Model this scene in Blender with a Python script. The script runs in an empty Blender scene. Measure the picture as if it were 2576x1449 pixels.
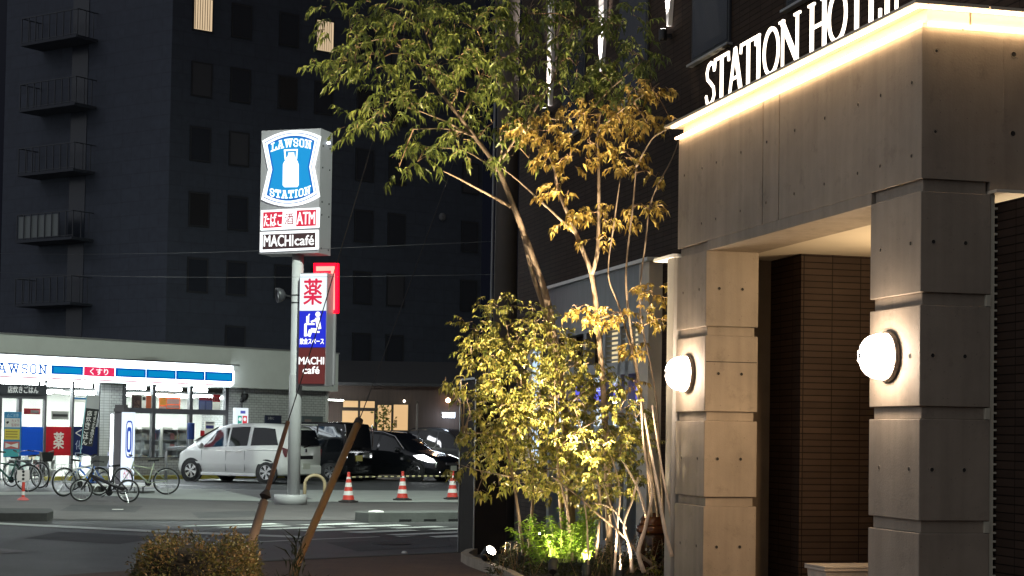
import bpy, bmesh, math, random
from mathutils import Vector, Matrix
random.seed(7)
SC = bpy.context.scene
COL = SC.collection
R = math.radians

# ------------------------------------------------------------------ camera, sky, exposure
EYE = Vector((0.0, 0.0, 1.72))
FOC, PPX, PPY = 4384.0, 1288.0, 939.7          # focal length and principal point, photo grid 2576 x 1449
TILT, ROLL = 0.0344, 0.0152
FW = Vector((0, math.cos(TILT), math.sin(TILT)))
_r0 = Vector((1, 0, 0)); _u0 = _r0.cross(FW)
RT = _r0 * math.cos(ROLL) + _u0 * math.sin(ROLL)
UP = _u0 * math.cos(ROLL) - _r0 * math.sin(ROLL)
cam_d = bpy.data.cameras.new('camera')
cam = bpy.data.objects.new('camera', cam_d); COL.objects.link(cam)
cam_d.sensor_width = 36; cam_d.lens = 36 * FOC / 2576
cam_d.shift_y = (PPY - 724.5) / 2576
cam_d.clip_start = 0.1; cam_d.clip_end = 900
M = Matrix((RT, UP, -FW)).transposed().to_4x4(); M.translation = EYE
cam.matrix_world = M
SC.camera = cam

SUN_EL, SUN_AZ = R(33), R(-62)                 # faint city glow from the street side, left behind the camera
world = bpy.data.worlds.new('World'); SC.world = world; world.use_nodes = True
nt = world.node_tree; bg = nt.nodes['Background']
tc = nt.nodes.new('ShaderNodeTexCoord'); dot = nt.nodes.new('ShaderNodeVectorMath'); dot.operation = 'DOT_PRODUCT'
dot.inputs[1].default_value = Vector((-0.90, -0.38, 0.22)).normalized()       # towards the lit town, left behind the camera
mr = nt.nodes.new('ShaderNodeMapRange'); ramp = nt.nodes.new('ShaderNodeMix'); ramp.data_type = 'RGBA'; mr.interpolation_type = 'SMOOTHSTEP'
nt.links.new(tc.outputs['Generated'], dot.inputs[0]); nt.links.new(dot.outputs['Value'], mr.inputs[0])
mr.inputs[1].default_value = -0.12; mr.inputs[2].default_value = 0.95; mr.inputs[3].default_value = 0; mr.inputs[4].default_value = 1
nt.links.new(mr.outputs[0], ramp.inputs[0])
ramp.inputs[6].default_value = (0.0022, 0.0025, 0.0042, 1)  # night sky ahead
ramp.inputs[7].default_value = (0.24, 0.25, 0.27, 1)       # glow of the town
dot2 = nt.nodes.new('ShaderNodeVectorMath'); dot2.operation = 'DOT_PRODUCT'; dot2.inputs[1].default_value = Vector((0.62, -0.70, 0.34)).normalized()
mr2 = nt.nodes.new('ShaderNodeMapRange'); mr2.interpolation_type = 'SMOOTHSTEP'; mr2.inputs[1].default_value = 0.0; mr2.inputs[2].default_value = 0.95
nt.links.new(tc.outputs['Generated'], dot2.inputs[0]); nt.links.new(dot2.outputs['Value'], mr2.inputs[0])
sta = nt.nodes.new('ShaderNodeVectorMath'); sta.operation = 'SCALE'; sta.inputs[0].default_value = (0.036, 0.029, 0.022)   # fainter glow of the station square
nt.links.new(mr2.outputs[0], sta.inputs['Scale'])
sumc = nt.nodes.new('ShaderNodeVectorMath'); sumc.operation = 'ADD'
nt.links.new(ramp.outputs[2], sumc.inputs[0]); nt.links.new(sta.outputs[0], sumc.inputs[1])
nt.links.new(sumc.outputs[0], bg.inputs[0]); bg.inputs[1].default_value = 1.0

sd = bpy.data.lights.new('sun', 'SUN'); sd.energy = 0.05; sd.angle = R(4); sd.color = (0.92, 0.95, 1.0)
so = bpy.data.objects.new('sun', sd); COL.objects.link(so)
so.rotation_euler = (R(90) - SUN_EL, 0, SUN_AZ)
SC.view_settings.view_transform = 'Standard'; SC.view_settings.look = 'None'
SC.view_settings.exposure = 0.8; SC.view_settings.gamma = 1
SC.cycles.max_bounces = 6; SC.cycles.diffuse_bounces = 3; SC.cycles.glossy_bounces = 3
SC.cycles.transparent_max_bounces = 12; SC.cycles.transmission_bounces = 3
SC.cycles.sample_clamp_indirect = 4; SC.cycles.caustics_reflective = False; SC.cycles.caustics_refractive = False
SC.cycles.use_denoising = True

# ------------------------------------------------------------------ helpers
def ray(x, y): return FW + RT * ((x - PPX) / FOC) - UP * ((y - PPY) / FOC)
def G(x, y, z=0.0):                            # where the sight line through a photo point meets height z
    d = ray(x, y); t = (z - EYE.z) / d.z; return EYE + d * t
def at(x, y, Y):                               # the point of that sight line at depth Y
    d = ray(x, y); return EYE + d * (Y / d.y)

class Frame:
    """upright plane: q along it, z up, o out of it towards the street"""
    def __init__(s, O, e, n=None):
        s.O = Vector((O[0], O[1], O[2] if len(O) > 2 else 0.0)); s.e = Vector((e[0], e[1], 0)).normalized()
        s.n = Vector((s.e.y, -s.e.x, 0)) if n is None else Vector((n[0], n[1], 0)).normalized()
    def pt(s, q, z, o=0.0): return s.O + s.e * q + s.n * o + Vector((0, 0, z))
    def px(s, x, y, o=0.0):
        d = ray(x, y); t = ((s.O + s.n * o - EYE).dot(s.n)) / d.dot(s.n); p = EYE + d * t - s.O
        return p.dot(s.e), p.z

class MB:
    def __init__(s): s.v = []; s.f = []; s.m = []
    def add(s, vs, fs, m=0):
        b = len(s.v); s.v += [Vector(p) for p in vs]
        for f in fs: s.f.append([b + i for i in f]); s.m.append(m)
        return s
    def hexa(s, p, m=0):
        return s.add(p, [(0, 3, 2, 1), (4, 5, 6, 7), (0, 1, 5, 4), (1, 2, 6, 5), (2, 3, 7, 6), (3, 0, 4, 7)], m)
    def fbox(s, fr, q0, q1, z0, z1, o0, o1, m=0):
        return s.hexa([fr.pt(q0, z0, o0), fr.pt(q1, z0, o0), fr.pt(q1, z0, o1), fr.pt(q0, z0, o1),
                       fr.pt(q0, z1, o0), fr.pt(q1, z1, o0), fr.pt(q1, z1, o1), fr.pt(q0, z1, o1)], m)
    def box(s, x0, x1, y0, y1, z0, z1, m=0):
        return s.hexa([(x0, y0, z0), (x1, y0, z0), (x1, y1, z0), (x0, y1, z0), (x0, y0, z1), (x1, y0, z1), (x1, y1, z1), (x0, y1, z1)], m)
    def prism(s, fr, poly, o0, o1, m=0):
        n = len(poly)
        vs = [fr.pt(q, z, o0) for q, z in poly] + [fr.pt(q, z, o1) for q, z in poly]
        fs = [list(range(n))[::-1], list(range(n, 2 * n))] + [(i, (i + 1) % n, n + (i + 1) % n, n + i) for i in range(n)]
        return s.add(vs, fs, m)
    def slab(s, pts, z0, z1, m=0):
        n = len(pts)
        vs = [Vector((p[0], p[1], z0)) for p in pts] + [Vector((p[0], p[1], z1)) for p in pts]
        fs = [list(range(n))[::-1], list(range(n, 2 * n))] + [(i, (i + 1) % n, n + (i + 1) % n, n + i) for i in range(n)]
        return s.add(vs, fs, m)
    def tube(s, path, rad, n=6, m=0, cap=True):
        path = [Vector(p) for p in path]; k = len(path)
        if not isinstance(rad, (list, tuple)): rad = [rad] * k
        ref = Vector((0.31, 0.2, 0.93)); vs = []
        for i, p in enumerate(path):
            t = (path[min(i + 1, k - 1)] - path[max(i - 1, 0)]); t.normalize()
            a = t.cross(ref)
            if a.length < 1e-3: a = t.cross(Vector((1, 0, 0)))
            a.normalize(); b = t.cross(a)
            for j in range(n):
                w = 2 * math.pi * j / n; vs.append(p + (a * math.cos(w) + b * math.sin(w)) * rad[i])
        fs = [(i * n + j, i * n + (j + 1) % n, (i + 1) * n + (j + 1) % n, (i + 1) * n + j) for i in range(k - 1) for j in range(n)]
        if cap: fs += [list(range(n))[::-1], list(range((k - 1) * n, k * n))]
        return s.add(vs, fs, m)
    def lathe(s, c, axis, prof, n=20, m=0, caps=True):
        c = Vector(c); ax = Vector(axis).normalized(); a = ax.orthogonal().normalized(); b = ax.cross(a); vs = []
        for r, h in prof:
            for j in range(n):
                w = 2 * math.pi * j / n; vs.append(c + ax * h + (a * math.cos(w) + b * math.sin(w)) * r)
        k = len(prof)
        fs = [(i * n + j, i * n + (j + 1) % n, (i + 1) * n + (j + 1) % n, (i + 1) * n + j) for i in range(k - 1) for j in range(n)]
        if caps: fs += [list(range(n))[::-1], list(range((k - 1) * n, k * n))]
        return s.add(vs, fs, m)
    def ring(s, c, axis, R0, r, n=20, k=6, m=0):
        c = Vector(c); ax = Vector(axis).normalized(); a = ax.orthogonal().normalized(); b = ax.cross(a); vs = []
        for i in range(n):
            w = 2 * math.pi * i / n; d = a * math.cos(w) + b * math.sin(w)
            for j in range(k):
                u = 2 * math.pi * j / k; vs.append(c + d * (R0 + r * math.cos(u)) + ax * (r * math.sin(u)))
        return s.add(vs, [(i * k + j, i * k + (j + 1) % k, ((i + 1) % n) * k + (j + 1) % k, ((i + 1) % n) * k + j) for i in range(n) for j in range(k)], m)
    def build(s, name, mats, parent=None, smooth=False, local=False, fix=True):
        if not isinstance(mats, (list, tuple)): mats = [mats]
        off = Vector((0, 0, 0))
        if parent is not None and not local:
            p = parent
            while p is not None: off += p.location; p = p.parent
        elif parent is None and not local and s.v:      # origin at the base of the thing
            xs = [v.x for v in s.v]; ys = [v.y for v in s.v]
            off = Vector(((min(xs) + max(xs)) / 2, (min(ys) + max(ys)) / 2, min(v.z for v in s.v)))
        me = bpy.data.meshes.new(name)
        me.from_pydata([v - off for v in s.v], [], s.f)
        for mm in mats: me.materials.append(mm)
        me.polygons.foreach_set('material_index', s.m)
        if fix:
            bm = bmesh.new(); bm.from_mesh(me); bmesh.ops.recalc_face_normals(bm, faces=bm.faces); bm.to_mesh(me); bm.free()
            uv = me.uv_layers.new(name='UVMap').data
            for pl in me.polygons:
                nn = pl.normal
                t = Vector((-nn.y, nn.x, 0))
                for li in pl.loop_indices:
                    w = me.vertices[me.loops[li].vertex_index].co + off
                    if abs(nn.z) > 0.7: uv[li].uv = (w.x, w.y)
                    else: t.normalize(); uv[li].uv = (w.dot(t), w.z)
        if smooth: me.polygons.foreach_set('use_smooth', [True] * len(me.polygons))
        o = bpy.data.objects.new(name, me); COL.objects.link(o)
        if parent is not None: o.parent = parent
        elif not local: o.location = off
        return o

def tag(o, label=None, cat=None, group=None, kind=None):
    if label: o['label'] = label
    if cat: o['category'] = cat
    if group: o['group'] = group
    if kind: o['kind'] = kind
    return o
def empty(name, loc, label=None, cat=None, group=None, rz=0):
    o = bpy.data.objects.new(name, None); COL.objects.link(o); o.location = Vector(loc); o.rotation_euler.z = rz
    o.empty_display_size = 0.2
    return tag(o, label, cat, group)
def copy_tree(o, parent=None):
    c = o.copy(); COL.objects.link(c)
    if parent is not None: c.parent = parent
    for ch in [k for k in bpy.data.objects if k.parent == o]: copy_tree(ch, c)
    return c
def lamp(kind, loc, energy, color, size=0.1, aim=None, spot=None, blend=0.5, sy=None, name='lamp_light'):
    d = bpy.data.lights.new(name, kind); d.energy = energy; d.color = color
    if kind == 'AREA':
        d.size = size
        if sy: d.shape = 'RECTANGLE'; d.size_y = sy
    else: d.shadow_soft_size = size
    if kind == 'SPOT': d.spot_size = spot; d.spot_blend = blend
    o = bpy.data.objects.new(name, d); COL.objects.link(o); o.location = Vector(loc)
    if aim is not None: o.rotation_euler = (Vector(aim) - Vector(loc)).to_track_quat('-Z', 'Y').to_euler()
    return o

# ------------------------------------------------------------------ materials
def mat(name, col, rough=0.6, metal=0.0, noise=0.0, scale=4.0, bump=0.0, bscale=None, spec=0.5, stretch=None):
    m = bpy.data.materials.new(name); m.use_nodes = True; n = m.node_tree; b = n.nodes['Principled BSDF']
    b.inputs['Base Color'].default_value = (*col, 1); b.inputs['Roughness'].default_value = rough
    b.inputs['Metallic'].default_value = metal; b.inputs['Specular IOR Level'].default_value = spec
    if noise or bump:
        tc = n.nodes.new('ShaderNodeTexCoord'); src = tc.outputs['Object']
        if stretch:
            mp = n.nodes.new('ShaderNodeMapping'); mp.inputs['Scale'].default_value = stretch; n.links.new(src, mp.inputs[0]); src = mp.outputs[0]
        nz = n.nodes.new('ShaderNodeTexNoise'); nz.inputs['Scale'].default_value = scale; nz.inputs['Detail'].default_value = 8; nz.inputs['Roughness'].default_value = 0.65
        n.links.new(src, nz.inputs['Vector'])
        if noise:
            r = n.nodes.new('ShaderNodeMapRange'); r.inputs[1].default_value = 0.28; r.inputs[2].default_value = 0.72
            r.inputs[3].default_value = 1 - noise; r.inputs[4].default_value = 1 + noise
            n.links.new(nz.outputs[0], r.inputs[0])
            mx = n.nodes.new('ShaderNodeVectorMath'); mx.operation = 'MULTIPLY'; mx.inputs[0].default_value = col
            n.links.new(r.outputs[0], mx.inputs[1]); n.links.new(mx.outputs[0], b.inputs['Base Color'])
            m['colsock'] = mx.name
        if bump:
            n2 = nz
            if bscale:
                n2 = n.nodes.new('ShaderNodeTexNoise'); n2.inputs['Scale'].default_value = bscale; n2.inputs['Detail'].default_value = 6; n.links.new(src, n2.inputs['Vector'])
            bp = n.nodes.new('ShaderNodeBump'); bp.inputs['Strength'].default_value = bump; bp.inputs['Distance'].default_value = 0.02
            n.links.new(n2.outputs[0], bp.inputs['Height']); n.links.new(bp.outputs[0], b.inputs['Normal'])
    return m
def glow(name, col, strength):
    m = bpy.data.materials.new(name); m.use_nodes = True; b = m.node_tree.nodes['Principled BSDF']
    b.inputs['Base Color'].default_value = (*[min(0.8, c) * 0.12 for c in col], 1); b.inputs['Roughness'].default_value = 0.4
    b.inputs['Emission Color'].default_value = (*col, 1); b.inputs['Emission Strength'].default_value = strength * (0.57 if strength < 2 else 1)
    return m
def tiles(name, col, mortar, w, h, gap=0.006, rough=0.6, var=0.15, offset=0.0, bump=0.6, freq=2, spec=0.5):
    m = bpy.data.materials.new(name); m.use_nodes = True; n = m.node_tree; b = n.nodes['Principled BSDF']
    uv = n.nodes.new('ShaderNodeUVMap'); br = n.nodes.new('ShaderNodeTexBrick')
    br.inputs['Scale'].default_value = 1.0; br.inputs['Brick Width'].default_value = w; br.inputs['Row Height'].default_value = h
    br.inputs['Mortar Size'].default_value = gap; br.inputs['Mortar Smooth'].default_value = 0.15; br.inputs['Bias'].default_value = 0
    br.offset = offset; br.offset_frequency = freq
    br.inputs['Color1'].default_value = (*[c * (1 - var) for c in col], 1); br.inputs['Color2'].default_value = (*[c * (1 + var) for c in col], 1)
    br.inputs['Mortar'].default_value = (*mortar, 1)
    nz = n.nodes.new('ShaderNodeTexNoise'); nz.inputs['Scale'].default_value = 3; nz.inputs['Detail'].default_value = 6
    n.links.new(uv.outputs[0], nz.inputs['Vector'])
    mr_ = n.nodes.new('ShaderNodeMapRange'); mr_.inputs[3].default_value = 0.75; mr_.inputs[4].default_value = 1.25
    n.links.new(nz.outputs[0], mr_.inputs[0])
    mx = n.nodes.new('ShaderNodeVectorMath'); mx.operation = 'MULTIPLY'
    n.links.new(uv.outputs[0], br.inputs['Vector']); n.links.new(br.outputs['Color'], mx.inputs[0]); n.links.new(mr_.outputs[0], mx.inputs[1])
    n.links.new(mx.outputs[0], b.inputs['Base Color']); b.inputs['Roughness'].default_value = rough; b.inputs['Specular IOR Level'].default_value = spec
    bp = n.nodes.new('ShaderNodeBump'); bp.inputs['Strength'].default_value = bump; bp.inputs['Distance'].default_value = 0.01; bp.invert = True
    n.links.new(br.outputs['Fac'], bp.inputs['Height']); n.links.new(bp.outputs[0], b.inputs['Normal'])
    return m
def leafmat(name, cols, trans=0.35, rough=0.45):
    m = bpy.data.materials.new(name); m.use_nodes = True; n = m.node_tree; b = n.nodes['Principled BSDF']; out = n.nodes['Material Output']
    ge = n.nodes.new('ShaderNodeNewGeometry'); cr = n.nodes.new('ShaderNodeValToRGB'); el = cr.color_ramp.elements
    while len(el) < len(cols): el.new(0.5)
    for i, c in enumerate(cols): el[i].position = i / (len(cols) - 1); el[i].color = (*c, 1)
    n.links.new(ge.outputs['Random Per Island'], cr.inputs[0]); n.links.new(cr.outputs[0], b.inputs['Base Color'])
    b.inputs['Roughness'].default_value = rough
    tr = n.nodes.new('ShaderNodeBsdfTranslucent'); n.links.new(cr.outputs[0], tr.inputs[0])
    mx = n.nodes.new('ShaderNodeMixShader'); mx.inputs[0].default_value = trans
    n.links.new(b.outputs[0], mx.inputs[1]); n.links.new(tr.outputs[0], mx.inputs[2]); n.links.new(mx.outputs[0], out.inputs[0])
    return m
def papermat(name, col):
    m = mat(name, col, .6); n = m.node_tree; b = n.nodes['Principled BSDF']; out = n.nodes['Material Output']
    tr = n.nodes.new('ShaderNodeBsdfTranslucent'); tr.inputs[0].default_value = (*col, 1); mx = n.nodes.new('ShaderNodeMixShader'); mx.inputs[0].default_value = .55
    n.links.new(b.outputs[0], mx.inputs[1]); n.links.new(tr.outputs[0], mx.inputs[2]); n.links.new(mx.outputs[0], out.inputs[0]); return m
def glassmat(name, tint=(0.95, 0.98, 1.0), refl=0.08):
    m = bpy.data.materials.new(name); m.use_nodes = True; n = m.node_tree; out = n.nodes['Material Output']
    n.nodes.remove(n.nodes['Principled BSDF'])
    t = n.nodes.new('ShaderNodeBsdfTransparent'); t.inputs[0].default_value = (*tint, 1)
    g = n.nodes.new('ShaderNodeBsdfGlossy'); g.inputs['Roughness'].default_value = 0.02
    mx = n.nodes.new('ShaderNodeMixShader'); mx.inputs[0].default_value = refl
    n.links.new(t.outputs[0], mx.inputs[1]); n.links.new(g.outputs[0], mx.inputs[2]); n.links.new(mx.outputs[0], out.inputs[0])
    return m

def concrete(name, col):
    """board-formed concrete: cloudy tone, faint vertical streaks, pores"""
    m = mat(name, col, 0.75, noise=0.16, scale=1.6, bump=0.12, bscale=60)
    n = m.node_tree; b = n.nodes['Principled BSDF']; mx = n.nodes[m['colsock']]
    tc = n.nodes.new('ShaderNodeTexCoord'); mp = n.nodes.new('ShaderNodeMapping'); mp.inputs['Scale'].default_value = (7, 7, 0.5)
    nz = n.nodes.new('ShaderNodeTexNoise'); nz.inputs['Scale'].default_value = 1.3; nz.inputs['Detail'].default_value = 7
    r = n.nodes.new('ShaderNodeMapRange'); r.inputs[1].default_value = 0.35; r.inputs[2].default_value = 0.75; r.inputs[3].default_value = 1.06; r.inputs[4].default_value = 0.86
    n.links.new(tc.outputs['Object'], mp.inputs[0]); n.links.new(mp.outputs[0], nz.inputs['Vector']); n.links.new(nz.outputs[0], r.inputs[0])
    m2 = n.nodes.new('ShaderNodeVectorMath'); m2.operation = 'MULTIPLY'
    n.links.new(mx.outputs[0], m2.inputs[0]); n.links.new(r.outputs[0], m2.inputs[1])
    st = n.nodes.new('ShaderNodeTexNoise'); st.inputs['Scale'].default_value = 4.5; st.inputs['Detail'].default_value = 9; st.inputs['Roughness'].default_value = .7; n.links.new(tc.outputs['Object'], st.inputs['Vector'])
    r3 = n.nodes.new('ShaderNodeMapRange'); r3.inputs[1].default_value = .56; r3.inputs[2].default_value = .72; r3.inputs[3].default_value = 1; r3.inputs[4].default_value = .74; n.links.new(st.outputs[0], r3.inputs[0])   # weather stains
    po = n.nodes.new('ShaderNodeTexVoronoi'); po.inputs['Scale'].default_value = 14; n.links.new(tc.outputs['Object'], po.inputs['Vector'])
    r4 = n.nodes.new('ShaderNodeMapRange'); r4.inputs[1].default_value = .045; r4.inputs[2].default_value = .075; r4.inputs[3].default_value = .55; r4.inputs[4].default_value = 1; n.links.new(po.outputs['Distance'], r4.inputs[0])   # air holes
    pr_ = n.nodes.new('ShaderNodeMath'); pr_.operation = 'MULTIPLY'; n.links.new(r3.outputs[0], pr_.inputs[0]); n.links.new(r4.outputs[0], pr_.inputs[1])
    m3 = n.nodes.new('ShaderNodeVectorMath'); m3.operation = 'MULTIPLY'; n.links.new(m2.outputs[0], m3.inputs[0]); n.links.new(pr_.outputs[0], m3.inputs[1]); n.links.new(m3.outputs[0], b.inputs['Base Color'])
    return m

M_asph = mat('asphalt', (0.078, 0.078, 0.080), 0.5, noise=0.3, scale=0.7, bump=0.35, bscale=90)
M_lot = mat('lot_asphalt', (0.090, 0.094, 0.095), 0.6, noise=0.25, scale=0.6, bump=0.3, bscale=80)
M_apron = mat('apron_concrete', (0.36, 0.38, 0.36), 0.8, noise=0.12, scale=0.9, bump=0.2, bscale=60)
M_walk = mat('walk_asphalt', (0.105, 0.098, 0.098), 0.7, noise=0.25, scale=0.8, bump=0.3, bscale=70)
M_brownpave = tiles('brown_paving', (0.10, 0.062, 0.045), (0.05, 0.035, 0.03), 0.3, 0.15, 0.004, 0.7, 0.12, 0.5, 0.3)
M_white_paint = mat('road_paint', (0.66, 0.69, 0.66), 0.7, noise=0.2, scale=6)
M_worn_paint = mat('worn_paint', (0.24, 0.24, 0.24), 0.75, noise=0.5, scale=5)
M_kerb = mat('kerb_stone', (0.10, 0.105, 0.10), 0.8, noise=0.2, scale=3, bump=0.2, bscale=50)
M_conc = concrete('fair_faced_concrete', (0.275, 0.228, 0.178))
M_hole = mat('tie_hole_dark', (0.02, 0.018, 0.016), 0.9)
M_brick = tiles('brown_tile', (0.036, 0.024, 0.018), (0.008, 0.0055, 0.004), 0.33, 0.068, 0.005, 0.7, 0.14, 0.0, 0.8, spec=0.08)
M_steel = mat('grey_cladding', (0.14, 0.15, 0.16), 0.45, 0.2, noise=0.2, scale=2, stretch=(6, 6, 0.6))
M_white = mat('white_painted', (0.72, 0.71, 0.68), 0.5, noise=0.05, scale=3)
M_cream = mat('cream_render', (0.62, 0.56, 0.47), 0.7, noise=0.08, scale=3, bump=0.1, bscale=40)
M_dark = mat('dark_metal', (0.018, 0.018, 0.02), 0.45, 0.2)
M_black = mat('matt_black', (0.008, 0.008, 0.009), 0.6)
M_grey = mat('grey_paint', (0.22, 0.23, 0.24), 0.5, noise=0.06, scale=4)
M_alu = mat('aluminium', (0.42, 0.43, 0.44), 0.35, 0.7)
M_chrome = mat('chrome', (0.65, 0.65, 0.66), 0.15, 1.0)
M_rubber = mat('rubber', (0.012, 0.012, 0.013), 0.75)
M_glass = glassmat('window_glass')
M_darkglass = mat('dark_glass', (0.006, 0.007, 0.009), 0.04, 0.0, spec=0.8)
M_wall_far = tiles('far_tile', (0.034, 0.041, 0.060), (0.029, 0.035, 0.051), 1.2, 0.62, 0.03, 0.85, 0.05, 0.5, 0.1)
M_win_far = mat('far_window_glass', (0.020, 0.024, 0.034), 0.25, spec=0.3)
M_frame_far = mat('far_window_frame', (0.012, 0.014, 0.019), 0.6)
M_storewall = mat('store_fascia', (0.60, 0.62, 0.59), 0.6, noise=0.04, scale=2)
M_storetile = tiles('store_tile', (0.52, 0.53, 0.52), (0.12, 0.12, 0.12), 0.22, 0.09, 0.006, 0.4, 0.05, 0.5, 0.4)
M_warm = (1.0, 0.72, 0.42)

# ------------------------------------------------------------------ lettering
def text(fr, rect, body, o, depth, name, m, parent=None, bold=0.0, warp=None):
    q0, q1, z0, z1 = rect
    c = bpy.data.curves.new(name, 'FONT'); c.body = body; c.extrude = 0; c.resolution_u = 3
    t = bpy.data.objects.new(name, c); COL.objects.link(t); bpy.context.view_layer.update()
    me = bpy.data.meshes.new_from_object(t.evaluated_get(bpy.context.evaluated_depsgraph_get()))
    bpy.data.objects.remove(t); bpy.data.curves.remove(c)
    xs = [v.co.x for v in me.vertices]; ys = [v.co.y for v in me.vertices]
    x0, x1, y0, y1 = min(xs), max(xs), min(ys), max(ys)
    b = MB(); w = bold * (z1 - z0)             # heavier weights: the outline is laid down again, shifted a little
    for k, (dx, dz) in enumerate([(0, 0)] + ([(w, 0), (-w, 0), (0, w * .7), (0, -w * .7)] if bold else [])):
        vs = []
        for v in me.vertices:
            q = q0 + (v.co.x - x0) / (x1 - x0) * (q1 - q0) + dx; z = z0 + (v.co.y - y0) / max(1e-6, y1 - y0) * (z1 - z0) + dz
            if warp: z += warp(q)
            vs.append(fr.pt(q, z, o + depth + .0004 * k))
        b.add(vs, [list(p.vertices) for p in me.polygons])
    bpy.data.meshes.remove(me)
    return b.build(name, m, parent)

def _o(n=20, cx=0.5, cy=0.5, rx=0.4, ry=0.5, a0=0, a1=360):
    return [(cx + rx * math.cos(R(a0 + (a1 - a0) * i / n)), cy + ry * math.sin(R(a0 + (a1 - a0) * i / n))) for i in range(n + 1)]
_ro = [(0.3, 0), (0.7, 0), (0.88, 0.14), (0.88, 0.86), (0.7, 1), (0.3, 1), (0.12, 0.86), (0.12, 0.14), (0.3, 0)]
SLAB = {   # slab-serif capitals: list of (polyline, weight)
 'L': [([(.25, 0), (.25, 1)], 1), ([(.0, 0), (1, 0)], 1), ([(0, 1), (.5, 1)], 1), ([(.96, 0), (.96, .3)], 1)],
 'A': [([(.12, 0), (.46, 1)], 1), ([(.88, 0), (.54, 1)], 1), ([(.25, .33), (.75, .33)], 1), ([(0, 0), (.32, 0)], 1), ([(.68, 0), (1, 0)], 1), ([(.3, 1), (.6, 1)], 1)],
 'W': [([(.1, 1), (.28, 0)], 1), ([(.28, 0), (.5, .85)], 1), ([(.5, .85), (.72, 0)], 1), ([(.72, 0), (.9, 1)], 1), ([(0, 1), (.27, 1)], 1), ([(.73, 1), (1, 1)], 1), ([(.38, 1), (.62, 1)], 1)],
 'S': [([(.88, .72), (.88, .88), (.7, 1), (.3, 1), (.12, .86), (.12, .64), (.3, .54), (.7, .47), (.88, .36), (.88, .14), (.7, 0), (.3, 0), (.12, .12), (.12, .28)], 1)],
 'O': [(_ro, 1)],
 'N': [([(.2, 0), (.2, 1)], 1), ([(.2, 1), (.8, 0)], 1), ([(.8, 0), (.8, 1)], 1), ([(.02, 0), (.4, 0)], 1), ([(.02, 1), (.24, 1)], 1), ([(.62, 1), (.98, 1)], 1)],
 'T': [([(.5, 0), (.5, 1)], 1), ([(.04, 1), (.96, 1)], 1), ([(.06, 1), (.06, .72)], 1), ([(.94, 1), (.94, .72)], 1), ([(.28, 0), (.72, 0)], 1)],
 'I': [([(.5, 0), (.5, 1)], 1), ([(.2, 0), (.8, 0)], 1), ([(.2, 1), (.8, 1)], 1)]}
ROMAN = {  # tall roman capitals with thick and thin strokes
 'S': [([(.84, .80), (.78, .93), (.55, 1), (.3, .95), (.16, .8), (.22, .64), (.5, .52), (.78, .38), (.86, .2), (.7, .05), (.45, 0), (.22, .06), (.12, .22)], .62)],
 'T': [([(.5, 0), (.5, 1)], 1), ([(.02, 1), (.98, 1)], .5), ([(.03, 1), (.0, .84)], .5), ([(.97, 1), (1, .84)], .5), ([(.34, 0), (.66, 0)], .4)],
 'A': [([(.1, 0), (.47, 1)], .6), ([(.9, 0), (.5, 1)], 1.1), ([(.25, .34), (.72, .34)], .45), ([(0, 0), (.22, 0)], .4), ([(.76, 0), (1, 0)], .4)],
 'I': [([(.5, 0), (.5, 1)], 1), ([(.28, 0), (.72, 0)], .4), ([(.28, 1), (.72, 1)], .4)],
 'O': [(_o(28, .5, .5, .42, .5), .66)],
 'N': [([(.14, 0), (.14, 1)], .6), ([(.12, 1), (.88, 0)], 1.1), ([(.88, 0), (.88, 1)], .6), ([(0, 1), (.2, 1)], .4), ([(.75, 1), (1, 1)], .4), ([(.02, 0), (.28, 0)], .4)],
 'H': [([(.16, 0), (.16, 1)], 1), ([(.84, 0), (.84, 1)], 1), ([(.16, .52), (.84, .52)], .5), ([(.02, 0), (.3, 0)], .4), ([(.7, 0), (.98, 0)], .4), ([(.02, 1), (.3, 1)], .4), ([(.7, 1), (.98, 1)], .4)],
 'E': [([(.2, 0), (.2, 1)], 1), ([(.06, 1), (.92, 1)], .5), ([(.06, 0), (.95, 0)], .5), ([(.2, .52), (.72, .52)], .5), ([(.92, 1), (.92, .84)], .5), ([(.95, 0), (.95, .18)], .5)],
 'L': [([(.2, 0), (.2, 1)], 1), ([(.06, 0), (.92, 0)], .5), ([(.92, 0), (.92, .2)], .5), ([(.06, 1), (.36, 1)], .4)]}
def glyph(b, fr, font, ch, q0, q1, z0, z1, wt, o0, o1, warp=None, m=0):
    k = 0
    for poly, w in font[ch]:
        hw = wt * w / 2; pts = [(q0 + hw * .5 + p[0] * (q1 - q0 - hw), z0 + hw + p[1] * (z1 - z0 - 2 * hw)) for p in poly]
        n = len(pts); L = []; Rr = []; closed = (Vector(pts[0]) - Vector(pts[-1])).length < 1e-6
        for i in range(n):
            a = Vector(pts[i - 1 if i else (n - 2 if closed else 0)]); c = Vector(pts[i + 1 if i < n - 1 else (1 if closed else n - 1)])
            t = (c - a).normalized(); nn = Vector((-t.y, t.x)); p = Vector(pts[i])
            if not closed:                               # square ends reach half a stroke further
                if i == 0: p = p - t * (hw * .9)
                if i == n - 1: p = p + t * (hw * .9)
            L.append(p + nn * hw); Rr.append(p - nn * hw)
        e = 0.0006 * k; k += 1
        for i in range(n - 1):
            quad = [L[i], L[i + 1], Rr[i + 1], Rr[i]]
            if warp: quad = [Vector((p.x, p.y + warp(p.x))) for p in quad]
            b.prism(fr, [(p.x, p.y) for p in quad], o0, o1 + e, m)
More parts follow.
